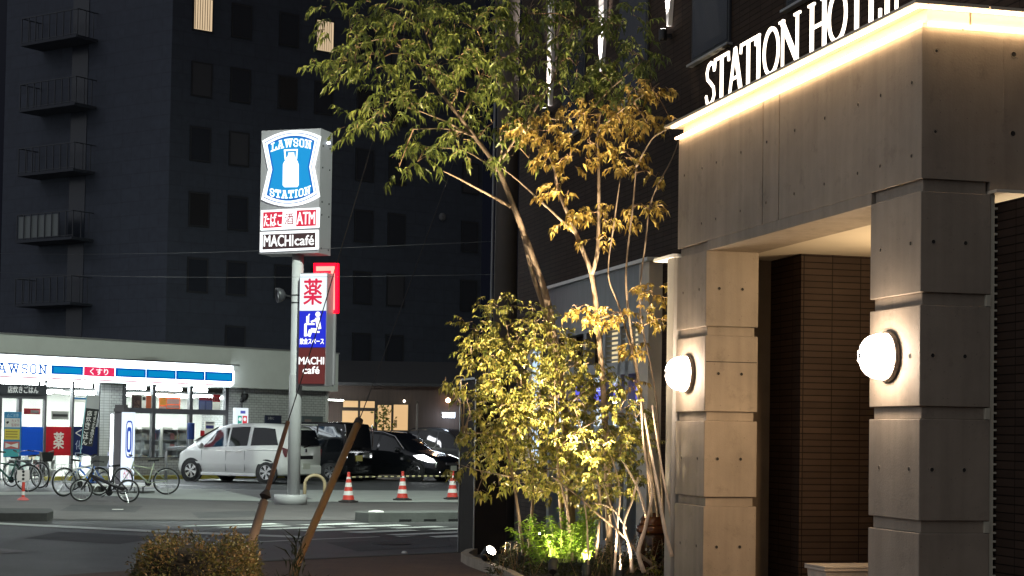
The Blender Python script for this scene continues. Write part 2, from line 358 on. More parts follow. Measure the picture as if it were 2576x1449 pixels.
def word(b, fr, font, s, q0, q1, z0, z1, wt, o0, o1, gap=0.16, warp=None, widths=None, m=0):
    ws = [(widths or {}).get(c, 1.0) for c in s]; tot = sum(ws) + gap * (len(s) - 1); u = (q1 - q0) / tot; q = q0
    for c, w in zip(s, ws):
        if c != ' ': glyph(b, fr, font, c, q, q + w * u, z0, z1, wt, o0, o1, warp, m)
        q += (w + gap) * u

# ------------------------------------------------------------------ ground
def ground_poly(name, pix, z, m, world_pts=None):
    pts = [G(x, y) for x, y in pix] if pix else [Vector((x, y, 0)) for x, y in world_pts]
    b = MB(); b.add([Vector((p.x, p.y, z)) for p in pts], [list(range(len(pts)))])
    o = b.build(name, m); return tag(o, kind='structure')
b = MB(); b.add([(-260, -60, -0.02), (260, -60, -0.02), (260, 420, -0.02), (-260, 420, -0.02)], [(0, 1, 2, 3)])
tag(b.build('ground', M_asph), kind='structure')
ground_poly('parking_lot', None, -0.012, M_lot, [(-60, 38.5), (30, 38.5), (30, 75), (-60, 75)])
ground_poly('lot_apron', [(-300, 1235), (200, 1238), (420, 1228), (700, 1232), (1500, 1236), (1500, 1264), (1145, 1263), (690, 1261), (430, 1255), (200, 1243), (-300, 1246)], -0.004, M_apron)
ground_poly('street_pavement', [(-400, 1247), (200, 1245), (430, 1257), (690, 1263), (1145, 1265), (1600, 1268), (1600, 1312), (905, 1308), (130, 1306), (-400, 1303)], -0.008, M_walk)
near = [G(560, 1421), G(640, 1416.5), G(1140, 1393), G(1400, 1380)]
near = [Vector((-6.0, 19.0, 0))] + near + [Vector((12, 26, 0)), Vector((12, 4, 0)), Vector((-6.5, 4, 0))]
b = MB(); b.slab([(p.x, p.y) for p in near], -0.018, 0.012)
tag(b.build('hotel_pavement', M_brownpave), kind='structure')
kb = MB(); path = near[1:5]
for p, q in zip(path[:-1], path[1:]):
    d = (q - p).normalized(); nn = Vector((-d.y, d.x, 0)) * 0.13
    kb.slab([(p.x, p.y), (q.x, q.y), (q.x + nn.x, q.y + nn.y), (p.x + nn.x, p.y + nn.y)], -0.017, 0.02)
tag(kb.build('kerb', M_kerb), kind='structure')

def stripe(name, pix, m=M_white_paint, z=0.0): ground_poly(name, pix, z - 0.012, m)
stripe('road_line', [(-60, 1310), (-60, 1314.5), (400, 1337.5), (757, 1351), (758, 1346.5), (400, 1332.5)])
stripe('stop_line', [(585, 1363), (770, 1354.6), (955, 1347.6), (955, 1348.7), (780, 1355.9), (585, 1364.4)])
for quad in ([(451.6, 1321.4), (683, 1314.3), (718, 1317), (471, 1322.6)], [(541, 1324), (707, 1319.7), (737, 1321.6), (574, 1326.3)], [(653, 1328.2), (786, 1323), (817, 1322.6), (846, 1325), (680, 1330.2)],
             [(748, 1332), (923, 1326.6), (950, 1329), (808, 1334.4), (764, 1334.2)], [(740, 1319), (874, 1313.5), (931, 1316), (808, 1319.8)], [(860, 1321.8), (1005, 1317.6), (1037, 1320.8), (906, 1323.9)],
             [(972, 1326.3), (1094, 1321.3), (1132, 1324), (999, 1327.6)], [(1075, 1329.6), (1146, 1326.6), (1230, 1324), (1230, 1327.5), (1108, 1332.2)], [(857, 1336.4), (1026, 1330.4), (1059, 1332.8), (912, 1339.4)],
             [(969, 1342.6), (1146, 1335), (1200, 1333), (1230, 1336), (999, 1345)], [(991, 1347), (1053, 1345.4), (1007, 1348.7)], [(1078, 1347.3), (1146, 1344), (1230, 1341), (1230, 1347), (1097, 1350.4)]):
    stripe('crosswalk_stripe', quad)
stripe('road_dash', [(716, 1357.2), (757, 1355.4), (757, 1358.6)])
stripe('road_arrow', [(350, 1359), (470, 1360), (500, 1372), (372, 1374)], M_worn_paint)
stripe('road_arrow_mark', [(0, 1376), (52, 1382), (75, 1387), (0, 1389)], M_worn_paint)
stripe('road_arrow_tip', [(362, 1371), (560, 1366), (500, 1371.5), (372, 1374.5)], M_worn_paint)
stripe('parking_line', [(320, 1194.5), (330, 1192.5), (660, 1209.5), (700, 1214)], z=0.004)
stripe('parking_line', [(300, 1216), (360, 1217.5), (520, 1222), (330, 1212.5)], z=0.004)
stripe('parking_line', [(1010, 1196), (1050, 1198), (1080, 1203), (1050, 1202)], z=0.004)
stripe('parking_line', [(0, 1196), (180, 1203), (180, 1206), (0, 1199)], z=0.004)

for pts in ([(150, 1335), (420, 1348), (300, 1366), (60, 1352)], [(820, 1362), (1130, 1352), (1135, 1372), (900, 1384)], [(180, 1268), (360, 1272), (340, 1288), (150, 1284)], [(480, 1288), (640, 1284), (660, 1298), (500, 1303)]):
    ground_poly('asphalt_patch', pts, -0.0075 if pts[0][1] in (1268, 1288) else -0.016, mat('patch_asphalt', (.065, .064, .066), .7, noise=.3, scale=1.2, bump=.3, bscale=80))
p = G(985, 1366); b = MB(); b.lathe((p.x, p.y, -.018), (0, 0, 1), [(.30, 0), (.30, .008), (.27, .0085)], 24); b.lathe((p.x, p.y, -.0095), (0, 0, 1), [(.26, 0), (.26, .002)], 24)
tag(b.build('manhole_cover', mat('cast_iron', (.05, .05, .052), .5, .4, bump=.5, bscale=40)), 'round iron manhole cover in the road below the crosswalk', 'manhole')
# two raised kerb blocks in the street
b = MB()
p = [G(-120, 1309), G(118, 1309), G(134, 1303), G(128, 1296), G(-120, 1294)]
b.slab([(v.x, v.y) for v in p], -0.02, 0.13)
tag(b.build('kerb_block', mat('dark_kerb', (0.05, 0.05, 0.05), 0.8, noise=0.2, scale=5)), 'low dark kerb block lying at the left edge of the road', 'kerb')
kr = empty('traffic_island_kerb', G(1020, 1312), 'pale concrete island kerb with drain slots right of the crosswalk', 'kerb')
b = MB(); a0, a1 = G(912, 1312), G(1250, 1309); d = (a1 - a0).normalized(); nn = Vector((-d.y, d.x, 0))
b.slab([((a0 + nn * .0 + d * .12).x, (a0 + d * .12).y), (a1.x, a1.y), ((a1 + nn * .9).x, (a1 + nn * .9).y), ((a0 + nn * .9 + d * .2).x, (a0 + nn * .9 + d * .2).y), ((a0 + nn * .4).x, (a0 + nn * .4).y)], -0.02, 0.16)
b.build('kerb_body', M_kerb, kr)
b = MB()
for k in range(4):
    s = 0.75 + k * 0.52; c = a0 + d * s
    b.slab([((c - nn * .004).x, (c - nn * .004).y), ((c + d * .26 - nn * .004).x, (c + d * .26 - nn * .004).y), ((c + d * .26 + nn * .02).x, (c + d * .26 + nn * .02).y), ((c + nn * .02).x, (c + nn * .02).y)], 0.0, 0.035)
b.build('drain_slot', M_black, kr)
b = MB(); c = a0 + d * .45 + nn * .45; b.lathe((c.x, c.y, 0.16), (0, 0, 1), [(.16, 0), (.14, .02), (.05, .035)], 14)
b.build('reflector', M_white, kr)

# ------------------------------------------------------------------ hotel entrance frame
PHI = 0.2485
HA = Vector((-math.sin(PHI), math.cos(PHI), 0)); HB = Vector((math.cos(PHI), math.sin(PHI), 0))
HC = Vector((3.2081, 13.698, 0))
HL = Frame(HC, HA, -HB)                        # street-side face; q runs away along it, o points to the street
HF = Frame(HC, HB, -HA)                        # front face; q runs right
ZJ = [1.0347, 1.9347, 2.8347, 3.7347]; ZT = 4.986; NG = 0.03; NH = 0.10   # joint heights, groove depth and height
hotel = empty('hotel_entrance_canopy', HC, 'fair-faced concrete entrance canopy with two grooved pillars and a lit cornice', 'canopy')
def hbox(b, s0, s1, t0, t1, z0, z1, m=0): b.fbox(HL, s0, s1, z0, z1, -t0, -t1, m)
def pillar(s0, s1, t1, parent):
    b = MB(); lv = [-0.02] + ZJ
    for i in range(4):
        z0 = lv[i] + (NH / 2 if i else 0); z1 = lv[i + 1] - NH / 2
        hbox(b, s0, s1, 0, t1, z0, z1)
    for z in ZJ: hbox(b, s0 + NG, s1 - NG, NG, t1 - NG, z - NH / 2, z + NH / 2)
    o = b.build('pillar', M_conc, parent); bv = o.modifiers.new('bevel', 'BEVEL'); bv.width = 0.006; bv.segments = 2
    return o
def holes(fr, pts, parent, r=0.019):
    for q, z in pts:
        b = MB(); b.ring(fr.pt(q, z, 0.001), fr.n, r, 0.0035, 14, 5, 1); b.lathe(fr.pt(q, z, 0.0), fr.n, [(r, 0.0), (r, 0.0012), (r * .3, 0.0016)], 14)
        b.build('tie_hole', [M_hole, M_conc], parent)
pr = pillar(0, 0.893, 0.613, hotel); pl = pillar(4.784, 5.683, 0.593, hotel)
zc = [0.56, 1.485, 2.385, 3.285]
holes(HL, [(.17, z) for z in zc] + [(.70, z) for z in (zc[0], zc[1], zc[3])], pr)
holes(HF, [(.11, z) for z in zc] + [(.39, z) for z in zc], pr)
holes(HL, [(4.784 + .2, z) for z in zc if z != 2.385] + [(4.784 + .7, z) for z in zc if z != 2.385], pl)
HK = Frame(HC + HA * 4.784, HB, -HA)
b = MB(); zj = HK.px(1840, 912)[1]; b.fbox(HK, .01, .585, zj, zj + .008, .002, 0); b.build('form_joint', M_hole, pl)
holes(HK, [(.15, z) for z in zc] + [(.41, z) for z in zc], pl)
gz0 = ZJ[3] + NH / 2                          # underside of the main beams
def beam_left():
    b = MB()
    segs = [(0.0, 2.855), (2.875, 3.255), (3.275, 5.683)]
    for s0, s1 in segs: hbox(b, s0, s1, 0, 0.60, gz0, ZT)
    for s0, s1 in [(2.855, 2.875), (3.255, 3.275)]: hbox(b, s0, s1, 0.04, 0.60, gz0, ZT)
    hbox(b, 0.893, 4.784, 0.004, 0.60, ZJ[3] - 0.055, gz0)       # lower lip between the pillars
    return b.build('beam', M_conc, hotel)
bl = beam_left(); bv = bl.modifiers.new('bevel', 'BEVEL'); bv.width = 0.004; bv.segments = 2
hs = [HL.px(x, y)[0] for x, y in [(1719, 686), (1764, 655), (1800, 628), (1862, 591), (1927, 545), (1998, 495), (2074, 440), (2158, 380), (2215, 342), (2294, 288)]]
holes(HL, [(s, 4.575) for s in hs] + [(s, 3.985) for s in hs[1:]], bl, 0.018)
b = MB(); b.fbox(HF, 0.601, 7.0, ZJ[3] - 0.02, ZT, 0, -0.62); b.fbox(HF, 0.004, 0.613, gz0 + .001, ZT - .001, 0.0015, -0.3)
bfm = b.build('beam', M_conc, hotel)
hz = [(HF.px(2356, 128)), (HF.px(2550, 137)), (HF.px(2353, 331)), (HF.px(2548, 336))]
holes(HF, hz, bfm, 0.024)
b = MB(); b.fbox(HF, HF.px(2525, 100)[0], HF.px(2525, 100)[0] + .006, 4.25, ZT - .05, .004, 0.0); b.build('form_joint', M_conc, bfm)

# soffit and the space under the canopy
b = MB(); hbox(b, -0.1, 5.66, 0.601, 5.5, 3.69, 3.715)
sof = b.build('soffit', mat('soffit_board', (0.62, 0.55, 0.44), 0.7, noise=0.04, scale=2), hotel)
b = MB(); p0 = HC + HA * 3.05 + HB * 1.25
b.fbox(Frame(HC, HA, -HB), 2.95, 3.35, 3.683, 3.6895, -1.2, -1.24); b.build('downlight_slot', M_black, sof)
b = MB(); hbox(b, 5.60, 5.75, 0.593, 1.075, 0, 3.69); b.build('back_wall', mat('brown_render', (0.11, 0.085, 0.06), 0.8, noise=0.15, scale=3), hotel)

# cornice: light trough on the top of the beam
LED = glow('warm_led', (1.0, 0.68, 0.38), 12.5)
M_fascia = mat('cream_metal', (0.55, 0.47, 0.37), 0.45, noise=0.03)
cor = MB()
hbox(cor, 0.0, 5.68, 0.0, 0.35, ZT + .002, ZT + 0.03)                  # sill
cor.fbox(HF, 0.36, 7.0, ZT + .002, ZT + .03, .0, -.35)
hbox(cor, -.02, 5.62, 0.03, 0.40, ZT + 0.031, ZT + 0.148)              # fascia between the two strips
cor.fbox(HF, 0.42, 7.0, ZT + .031, ZT + .148, .02, -.4)
hbox(cor, -0.15, 5.78, -0.14, 0.5, ZT + 0.150, ZT + 0.176)             # top plate
cor.fbox(HF, 0.52, 7.0, ZT + .150, ZT + .176, .14, -.4)
cornice = cor.build('cornice', M_fascia, hotel)
b = MB(); hbox(b, -0.05, 5.66, -0.055, -0.03, ZT + 0.012, ZT + 0.030); b.fbox(HF, 0.03, 7.0, ZT + .012, ZT + .030, .055, .03)
hbox(b, -0.10, 5.66, -0.10, -0.07, ZT + 0.134, ZT + 0.149); b.fbox(HF, -0.07, 7.0, ZT + .134, ZT + .149, .10, .07)
b.build('led_strip', LED, cornice)
# raised letters on the top plate
LET = glow('letter_light', (1.0, 0.84, 0.68), 2.4)
HS = Frame(HC - HB * 0.07, -HA, -HB)
sgn = empty('hotel_name_sign', HL.pt(2.5, ZT + .177, .07), 'row of glowing white roman letters standing on the canopy cornice', 'sign')
def q_of(x, y): return HS.px(x, y)[0]
zl0, zl1 = ZT + 0.178, ZT + 0.178 + 0.47
W7 = {'S': .62, 'T': .78, 'A': .92, 'I': .46, 'O': .98, 'N': .92, 'H': .92, 'E': .68, 'L': .66}
spans = [('S', 1773, 1802), ('T', 1797, 1834), ('A', 1831, 1868), ('T', 1862, 1902), ('I', 1901, 1914), ('O', 1917, 1962), ('N', 1960, 2012), ('H', 2032, 2082), ('O', 2079, 2132), ('T', 2130, 2178), ('E', 2182, 2216), ('L', 2222, 2258)]
for ch, xa, xb in spans:
    b = MB(); qa, qb = q_of(xa, 230), q_of(xb, 160)
    glyph(b, HS, ROMAN, ch, qa, qb, zl0, zl1, 0.056, -0.008, 0.008)
    b.build('letter', LET, sgn)
b = MB(); b.fbox(HS, q_of(1773, 230), q_of(2258, 100), zl0 - .001, zl0 + .012, -.012, -.009); b.build('letter_rail', M_dark, sgn)

# bulkhead wall lamps
GL = glow('lamp_globe', (1.0, 0.80, 0.62), 48.0)
M_lampring = mat('lamp_ring', (0.14, 0.11, 0.09), 0.5, 0.2)
def wall_lamp(s, z, r, label):
    c = HL.pt(s, z, 0.0); t = empty('wall_lamp', c, label, 'lamp', 'bulkhead lamps on the concrete pillars')
    b = MB(); b.lathe(c, HL.n, [(r * 1.02, 0), (r * 1.055, .01), (r * 1.055, .04), (r * 1.0, .05), (r * .9, .05)], 36, 0, False); b.build('lamp_ring', M_lampring, t, smooth=True)
    b = MB(); prof = [(r * .97 * math.cos(R(a)), .05 + r * 1.1 * math.sin(R(a))) for a in range(0, 90, 10)] + [(.002, .05 + r * 1.1)]
    b.lathe(c, HL.n, prof, 36, 0, False); b.build('globe', GL, t, smooth=True)
    ax = HL.n; u = Vector((0, 0, 1)); v = ax.cross(u)
    for k in range(4):
        b = MB(); an = math.pi * k / 4 + .39; d = u * math.cos(an) + v * math.sin(an)
        pts = [c + ax * h + d * (rr + .008) for rr, h in prof] + [c + ax * h - d * (rr + .008) for rr, h in prof[::-1][1:]]
        b.tube(pts, .007, 5); b.build('guard_wire', M_alu, t)
q, z = HL.px(2238, 897); wall_lamp(q, z, .195, 'round white bulkhead lamp glowing on the nearer concrete pillar')
q, z = HL.px(1733, 940); wall_lamp(q, z, .195, 'round white bulkhead lamp glowing on the farther pillar beside the trees')

# brown tiled hotel tower behind the canopy
TW = Frame(HC + HB * 1.08, HA, -HB)
tower = empty('hotel_tower', HC + HB * 1.08 + HA * 9, 'tall dark brown tiled hotel building behind the concrete canopy', 'building')
b = MB(); b.fbox(TW, 4.78, 17.0, 0, 3.70, 0, -8); b.fbox(TW, -8, 17.0, 3.72, 30, 0.0, -8); b.build('wall', M_brick, tower)
for s0, s1, z0, z1 in [(6.9, 8.2, 6.42, 8.0), (9.95, 11.25, 6.42, 8.0), (12.95, 14.2, 6.42, 8.0), (3.9, 5.2, 6.42, 8.0)]:
    b = MB(); b.fbox(TW, s0, s1, z0, z1, .002, .03, 0); w = b.build('window', M_frame_far, tower)
    b = MB(); b.fbox(TW, s0 + .06, s1 - .06, z0 + .06, z1 - .06, .031, .036); b.build('pane', M_win_far, w)
    b = MB(); b.fbox(TW, s0 - .05, s1 + .05, z0 - .03, z0 - .002, .002, .08); b.build('sill', M_alu, w)
for s in (9.05, 12.03, 14.9):
    c = TW.pt(s, 7.06, .12)
    t = empty('uplight', c, {9.05: 'small uplighter on the brown tower above the canopy corner, nearest of three', 12.03: 'middle uplighter throwing a narrow white beam up the dark tower', 14.9: 'farthest uplighter with a long white beam behind the tree crown'}[s], 'lamp', 'uplighters on the hotel tower')
    b = MB(); b.lathe(c - Vector((0, 0, .16)), (0, 0, 1), [(.045, 0), (.055, .02), (.055, .15)], 14); b.fbox(TW, s - .03, s + .03, 6.94, 6.99, 0, .12); b.build('housing', M_dark, t)
    b = MB(); b.lathe(c - Vector((0, 0, .012)), (0, 0, 1), [(.05, 0), (.05, .004)], 14); b.build('lens', glow('uplight_lens', (1, .93, .88), 14), t)
    b = MB(); b.prism(TW, [(s - .03, 7.10), (s + .03, 7.10), (s + .12, 7.6), (s + .12, 22), (s - .12, 22), (s - .12, 7.6)], .003, .06); light_beam_fin = b.build('light_beam_fin', mat('light_beam_white', (.62, .60, .57), .5), tower)  # added white strip tapered like the light beam, so the beam shows on dark tile
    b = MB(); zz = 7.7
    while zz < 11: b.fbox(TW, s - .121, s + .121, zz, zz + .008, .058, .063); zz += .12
    b.build('light_beam_joint', M_grey, light_beam_fin)
    lamp('SPOT', TW.pt(s, 7.07, .17), 420, (1.0, .90, .84), .02, TW.pt(s, 11, .05), R(50), .6, name='uplight_beam')
# brown tile edge of the right pillar with its pale joints
eg = empty('tile_edge_trim', HF.pt(.66, 0, 0), 'thin pale vertical trim with notched tile edges at the right pillar', 'trim')
b = MB(); b.fbox(HF, .614, .648, 0, 3.70, -.005, -.04)
zz = .03
while zz < 3.6: b.fbox(HF, .648, .672, zz, zz + .016, .0, -.03); zz += .068
for z in ZJ[:3]: b.fbox(HF, .575, .6135, z - .045, z + .045, .002, -.2)
b.build('trim_strip', mat('trim_pale', (0.46, 0.43, 0.34), 0.6), eg)

ww = empty('wing_wall', HF.pt(.74, 0, .6), 'dark tiled wing wall at the right edge before the near pillar', 'wall')
b = MB(); hbox(b, -1.2, .61, .6725, .80, 0, 3.62); b.build('wall_body', M_brick, ww)
# white slim post with a cap where the canopy meets the tower
wp = empty('white_post', HL.pt(5.82, 0, 0), 'slim white painted post with a flat cap beside the far pillar', 'post')
b = MB(); hbox(b, 5.735, 5.95, -.02, .10, 0, 3.70); b.build('post_body', mat('post_cream', (.30, .28, .25), .6, noise=.1, scale=3), wp)
b = MB(); hbox(b, 5.70, 6.35, -.05, .3, 3.70, 3.735); b.build('cap', M_white, wp)

# stone box standing under the canopy
qx = at(2080, 1420, 17.3); SB = Frame((qx.x, qx.y, 0), HB, -HA)
sb = empty('stone_box', SB.pt(.3, 0, -.2), 'pale weathered stone box with a cracked lid behind the near pillar', 'box')
b = MB(); b.prism(SB, [(.03, 0), (.66, 0), (.70, .40), (-.01, .40)], 0, -.45); b.build('box_body', mat('weathered_stone', (0.46, 0.40, 0.32), 0.8, noise=0.25, scale=6, bump=0.4, bscale=30), sb)
b = MB(); b.fbox(SB, -.03, .72, .405, .43, .02, -.47); b.fbox(SB, -.03, .72, .436, .45, .02, -.47); b.fbox(SB, .0, .7, .43, .436, 0, -.4); b.build('lid', mat('lid_stone', (0.5, 0.44, 0.36), 0.7, noise=0.1), sb)

# lights that wash the space under the canopy
lamp('AREA', HL.pt(2.6, 3.0, -2.6), 90, (1.0, .72, .42), 0.8, HL.pt(2.4, 3.7, -1.2), sy=1.6, name='canopy_bounce')
lamp('SPOT', HF.pt(1.9, 3.55, .9), 340, (1.0, .66, .36), .25, HL.pt(4.784, 1.2, -.3), R(32), .8, name='canopy_downlight')

lamp('SPOT', HF.pt(2.6, 3.5, 4.0), 3400, (1.0, .78, .52), .15, (-2.55, 15.5, .5), R(17), .7, name='porch_downlight')

# ------------------------------------------------------------------ annex with the shop window
AX = Frame(HC + HB * .92, HA, -HB)
annex = empty('shop_annex', HC + HB * .92 + HA * 11, 'low grey clad annex with louvred window and lit shop front behind the shrubs', 'building')
S0, S1, AZ = 9.28, 14.35, 4.02
b = MB(); b.fbox(AX, S0 + .05, S1, 3.22, AZ, .02, -.16); b.build('fascia', M_steel, annex)
b = MB(); b.fbox(AX, S0 - .05, S1 + .05, AZ + .002, AZ + .05, .08, -.16); b.build('coping', M_white, annex)
b = MB(); b.fbox(AX, S0, S0 + .42, 0, AZ, 0.03, -.158); b.build('pilaster', M_cream, annex)
b = MB(); b.fbox(AX, S0 + .42, S1, 2.56, 2.74, 0, -.14); b.fbox(AX, S0 + .42, S1, 0, .25, 0, -.14)
for s in (S0 + 1.0, 10.62, 11.35, 12.3, 13.3, 14.25): b.fbox(AX, s - .07, s + .07, .25, 3.22, 0, -.14)
b.build('wall', M_grey, annex)
for s0, s1 in ((9.77, 10.55), (10.7, 11.28)):
    b = MB(); b.fbox(AX, s0, s1, 2.74, 3.22, -.1, -.12); w = b.build('louvre_window', glow('louvre_glow', (1.0, .80, .45), .85), annex)
    b = MB()
    for k in range(7): b.fbox(AX, s0, s1, 2.77 + k * .068, 2.79 + k * .068, -.02, -.09)
    b.build('slat', M_grey, w)
glowc = glow('shop_light', (.85, .92, 1.0), 1.5); glowb = glow('shop_blue', (.18, .16, .9), 1.0)
for s0, s1 in ((9.75, 10.52), (10.72, 11.26), (11.44, 12.2), (12.4, 13.2), (13.4, 14.15)):
    b = MB(); b.fbox(AX, s0, s1, .25, 2.56, -.06, -.07); w = b.build('shop_window', M_glass, annex)
    b = MB(); b.fbox(AX, s0 + .05, s1 - .05, 2.22, 2.45, -.11, -.13, 1); b.fbox(AX, s0 + .05, s1 - .05, 1.85, 2.12, -.11, -.13, 0)
    b.fbox(AX, s0, s1, .25, 2.56, -.14, -.15, 2)
    b.build('window_display', [glowc, glowb, mat('display_back', (.2, .22, .26), .6)], w)
sg = empty('lit_window_edge', AX.pt(14.7, 1.2, .1), 'narrow pale blue glowing strip for a window edge seen through the shrub leaves', 'sign')  # glowing box standing in for the edge of a far lit window
b = MB(); b.fbox(AX, 14.65, 14.9, 1.2, 3.1, .04, .2); b.build('light_case', M_white, sg)
b = MB(); b.fbox(AX, 14.64, 14.648, 1.25, 3.05, .05, .17); b.build('window_edge_face', glow('edge_glow', (.55, .75, 1.0), 1.2), sg)

# dark steel entrance pylon by the road
pc = G(1190, 1404); PY = Frame((pc.x, pc.y, 0), HB, -HA)
py = empty('entrance_pylon', PY.pt(.25, 0, -.4), 'dark steel entrance pylon standing between road and flower bed', 'pylon')
b = MB(); b.fbox(PY, 0, .46, 0, 2.46, 0, -.94); b.build('pylon_body', mat('pylon_steel', (0.026, 0.022, 0.020), 0.75, 0.0, noise=0.15, scale=2, spec=0.1), py)
b = MB(); b.fbox(PY, -.012, .0, 0, 2.47, -.93, -.945); b.fbox(PY, -.004, .012, 0, 2.47, .004, -.012); b.build('corner_trim', M_alu, py)
b = MB(); b.fbox(PY, -.02, .48, 2.462, 2.49, .02, -.96); b.build('top_cap', M_dark, py)

# ------------------------------------------------------------------ big dark apartment hotel in the distance
c0 = at(415, 900, 76.0)
BR = Frame((c0.x, c0.y, 0), (1.28, 1.0)); BLF = Frame((c0.x, c0.y, 0), (1.44, -1.0))   # two faces meeting at the corner
far = empty('apartment_tower', (c0.x, c0.y, 0), 'huge unlit multi-storey building filling the dark background at the left', 'building')
qL = BLF.px(6, 500)[0]; qRt = BR.px(1212, 600)[0]
b = MB(); pA, pB, pC = BLF.pt(qL, 0), BR.pt(0, 0), BR.pt(qRt, 0)
b.slab([(pA.x, pA.y), (pB.x, pB.y), (pC.x, pC.y), (pC.x - 12, pC.y + 22), (pA.x + 14, pA.y + 26)], 0, 46)
b.build('wall', M_wall_far, far)
LITW = glow('lit_room', (1.0, .74, .46), .75)
M_curt = mat('curtain', (.55, .45, .33), .8)
def far_window(x0, x1, y0, y1, lit=False):
    qa, za = BR.px(x0, y1); qb, zb = BR.px(x1, y0); qm, zm = BR.px(x0, y0)
    zb = zm; b = MB(); b.fbox(BR, qa, qb, za, zb, .005, .06); w = b.build('window', M_frame_far, far)
    b = MB(); b.fbox(BR, qa + .07, qb - .07, za + .08, zb - .08, .061, .07); g = b.build('pane', LITW if lit else M_win_far, w)
    if lit:
        b = MB(); k = 9
        for i in range(k):
            q = qa + .1 + (qb - qa - .22) * i / k; b.fbox(BR, q, q + .035, za + .12, zb - .12, .071, .08)
        b.build('curtain', mat('curtain_fold', (.5, .36, .22), .8), w)
    return w
PANES = [M_win_far, M_win_far, mat('pane_curtained', (.034, .036, .045), .6), mat('pane_dark', (.012, .014, .018), .1)]
qs = []
for x in (499, 597, 717, 808, 914, 997, 1181): qs.append(BR.px(x, 560)[0])
rows = [BR.px(494, y)[1] for y in (34, 199, 362, 527, 693)]
rows.append(rows[-1] - (rows[0] - rows[-1]) / 4)
for i, q in enumerate(qs):
    for j, z in enumerate(rows):
        if j == 5 and i in (0, 2): continue
        b = MB(); b.fbox(BR, q - .52, q + .52, z - .78, z + .78, .005, .05); w = b.build('window', M_frame_far, far)
        lit = (j == 0 and i in (0, 3))
        b = MB(); b.fbox(BR, q - .44, q + .44, z - .70, z + .70, .051, .06); b.build('pane', LITW if lit else random.choice(PANES), w)
        if lit:
            b = MB()
            for k in range(7): b.fbox(BR, q - .42 + k * .12, q - .385 + k * .12, z - .68, z + .68, .061, .07)
            b.build('curtain', mat('curtain_fold', (.5, .36, .22), .8), w)
b = MB()                                        # stair shaft glazing and landings on the left face
qa, qb = BLF.px(172, 600)[0], BLF.px(212, 600)[0]
b.fbox(BLF, qa, qb, 0, 45, .005, .03); b.build('stair_glazing', M_win_far, far)
b0, b1 = BLF.px(96, 600)[0], BLF.px(236, 600)[0]
for k, y in enumerate((125, 288, 447, 612, 770)):
    z = BLF.px(100, y)[1]
    b = MB(); b.fbox(BLF, b0, b1, z - .12, z, .031, 1.3); bal = b.build('balcony', mat('balcony_slab', (.024, .028, .04), .8), far)
    b = MB(); n = 8
    for i in range(n + 1):
        q = b0 + (b1 - b0) * i / n; b.fbox(BLF, q - .02, q + .02, z + .001, z + 1.15, 1.22, 1.26)
    b.fbox(BLF, b0, b1, z + 1.15, z + 1.19, 1.21, 1.27); b.fbox(BLF, b0, b1, z + .06, z + .09, 1.22, 1.26)
    for q in (b0, b1):
        for o in (.3, .75): b.fbox(BLF, q - .02, q + .02, z + .001, z + 1.15, o, o + .03)
        b.fbox(BLF, q - .02, q + .02, z + 1.15, z + 1.19, .04, 1.21)
    b.build('railing', mat('railing_grey', (.026, .030, .04), .6), bal)
    if k == 3: 
        b = MB(); b.fbox(BLF, b0 + .05, b0 + (b1 - b0) * .72, z + .1, z + 1.1, 1.15, 1.19); b.build('balcony_panel', mat('pale_panel', (.13, .145, .15), .6), bal)
b = MB(); q, z = BR.px(1112, 546); b.lathe(BR.pt(q, z, .01), BR.n, [(.2, 0), (.2, .05), (.12, .12)], 16); b.build('vent', mat('vent_grey', (.10, .10, .11), .5), far)

# ------------------------------------------------------------------ convenience store
s0 = at(0, 1100, 55.0); ST = Frame((s0.x, s0.y, 0), (0.886, 1.0))
store = empty('convenience_store', ST.pt(7, 0, -3), 'brightly lit single-storey convenience store with a blue and white sign band', 'shop')
def sq(x, y=1050, o=0.0): return ST.px(x, y, o)[0]
def sz(x, y, o=0.0): return ST.px(x, y, o)[1]
QE = sq(851, 930, .6); ZROOF = sz(300, 858, .6); ZF = sz(700, 979, .6)
QW = sq(821)
M_lintel = mat('dark_alu_frame', (0.10, 0.10, 0.105), 0.5, 0.3)
b = MB(); b.fbox(ST, -12, QE, ZF, ZROOF, .6, -9); b.build('fascia', M_storewall, store)
b = MB(); b.fbox(ST, -12, QE + .03, ZROOF + .001, ZROOF + .05, .64, -9); b.build('roof_edge', M_alu, store)
zb0 = -.02; q_r0, q_r1 = sq(337), sq(570)       # right window group
b = MB(); b.fbox(ST, q_r1 + .05, QW, 0, ZF - .002, 0, -.3); b.fbox(ST, QW - .3, QW, 0, ZF - .002, -.301, -9)
b.fbox(ST, sq(276), sq(311), 0, ZF - .002, 0.0, -.3); b.fbox(ST, sq(311), q_r1 + .05, 0, sz(480, 1152), 0.0, -.25)
b.build('tile_wall', M_storetile, store)
b = MB(); b.fbox(ST, sq(250), sq(275), 0, ZF - .002, 0.06, -.3); b.build('tile_pier', tiles('white_tile', (.62, .63, .62), (.25, .25, .25), .22, .09, .006, .35, .04, .0, .4), store)
b = MB(); b.fbox(ST, QW - .06, QW + .02, 0, ZF - .002, .02, .08); b.build('corner_trim', M_white, store)
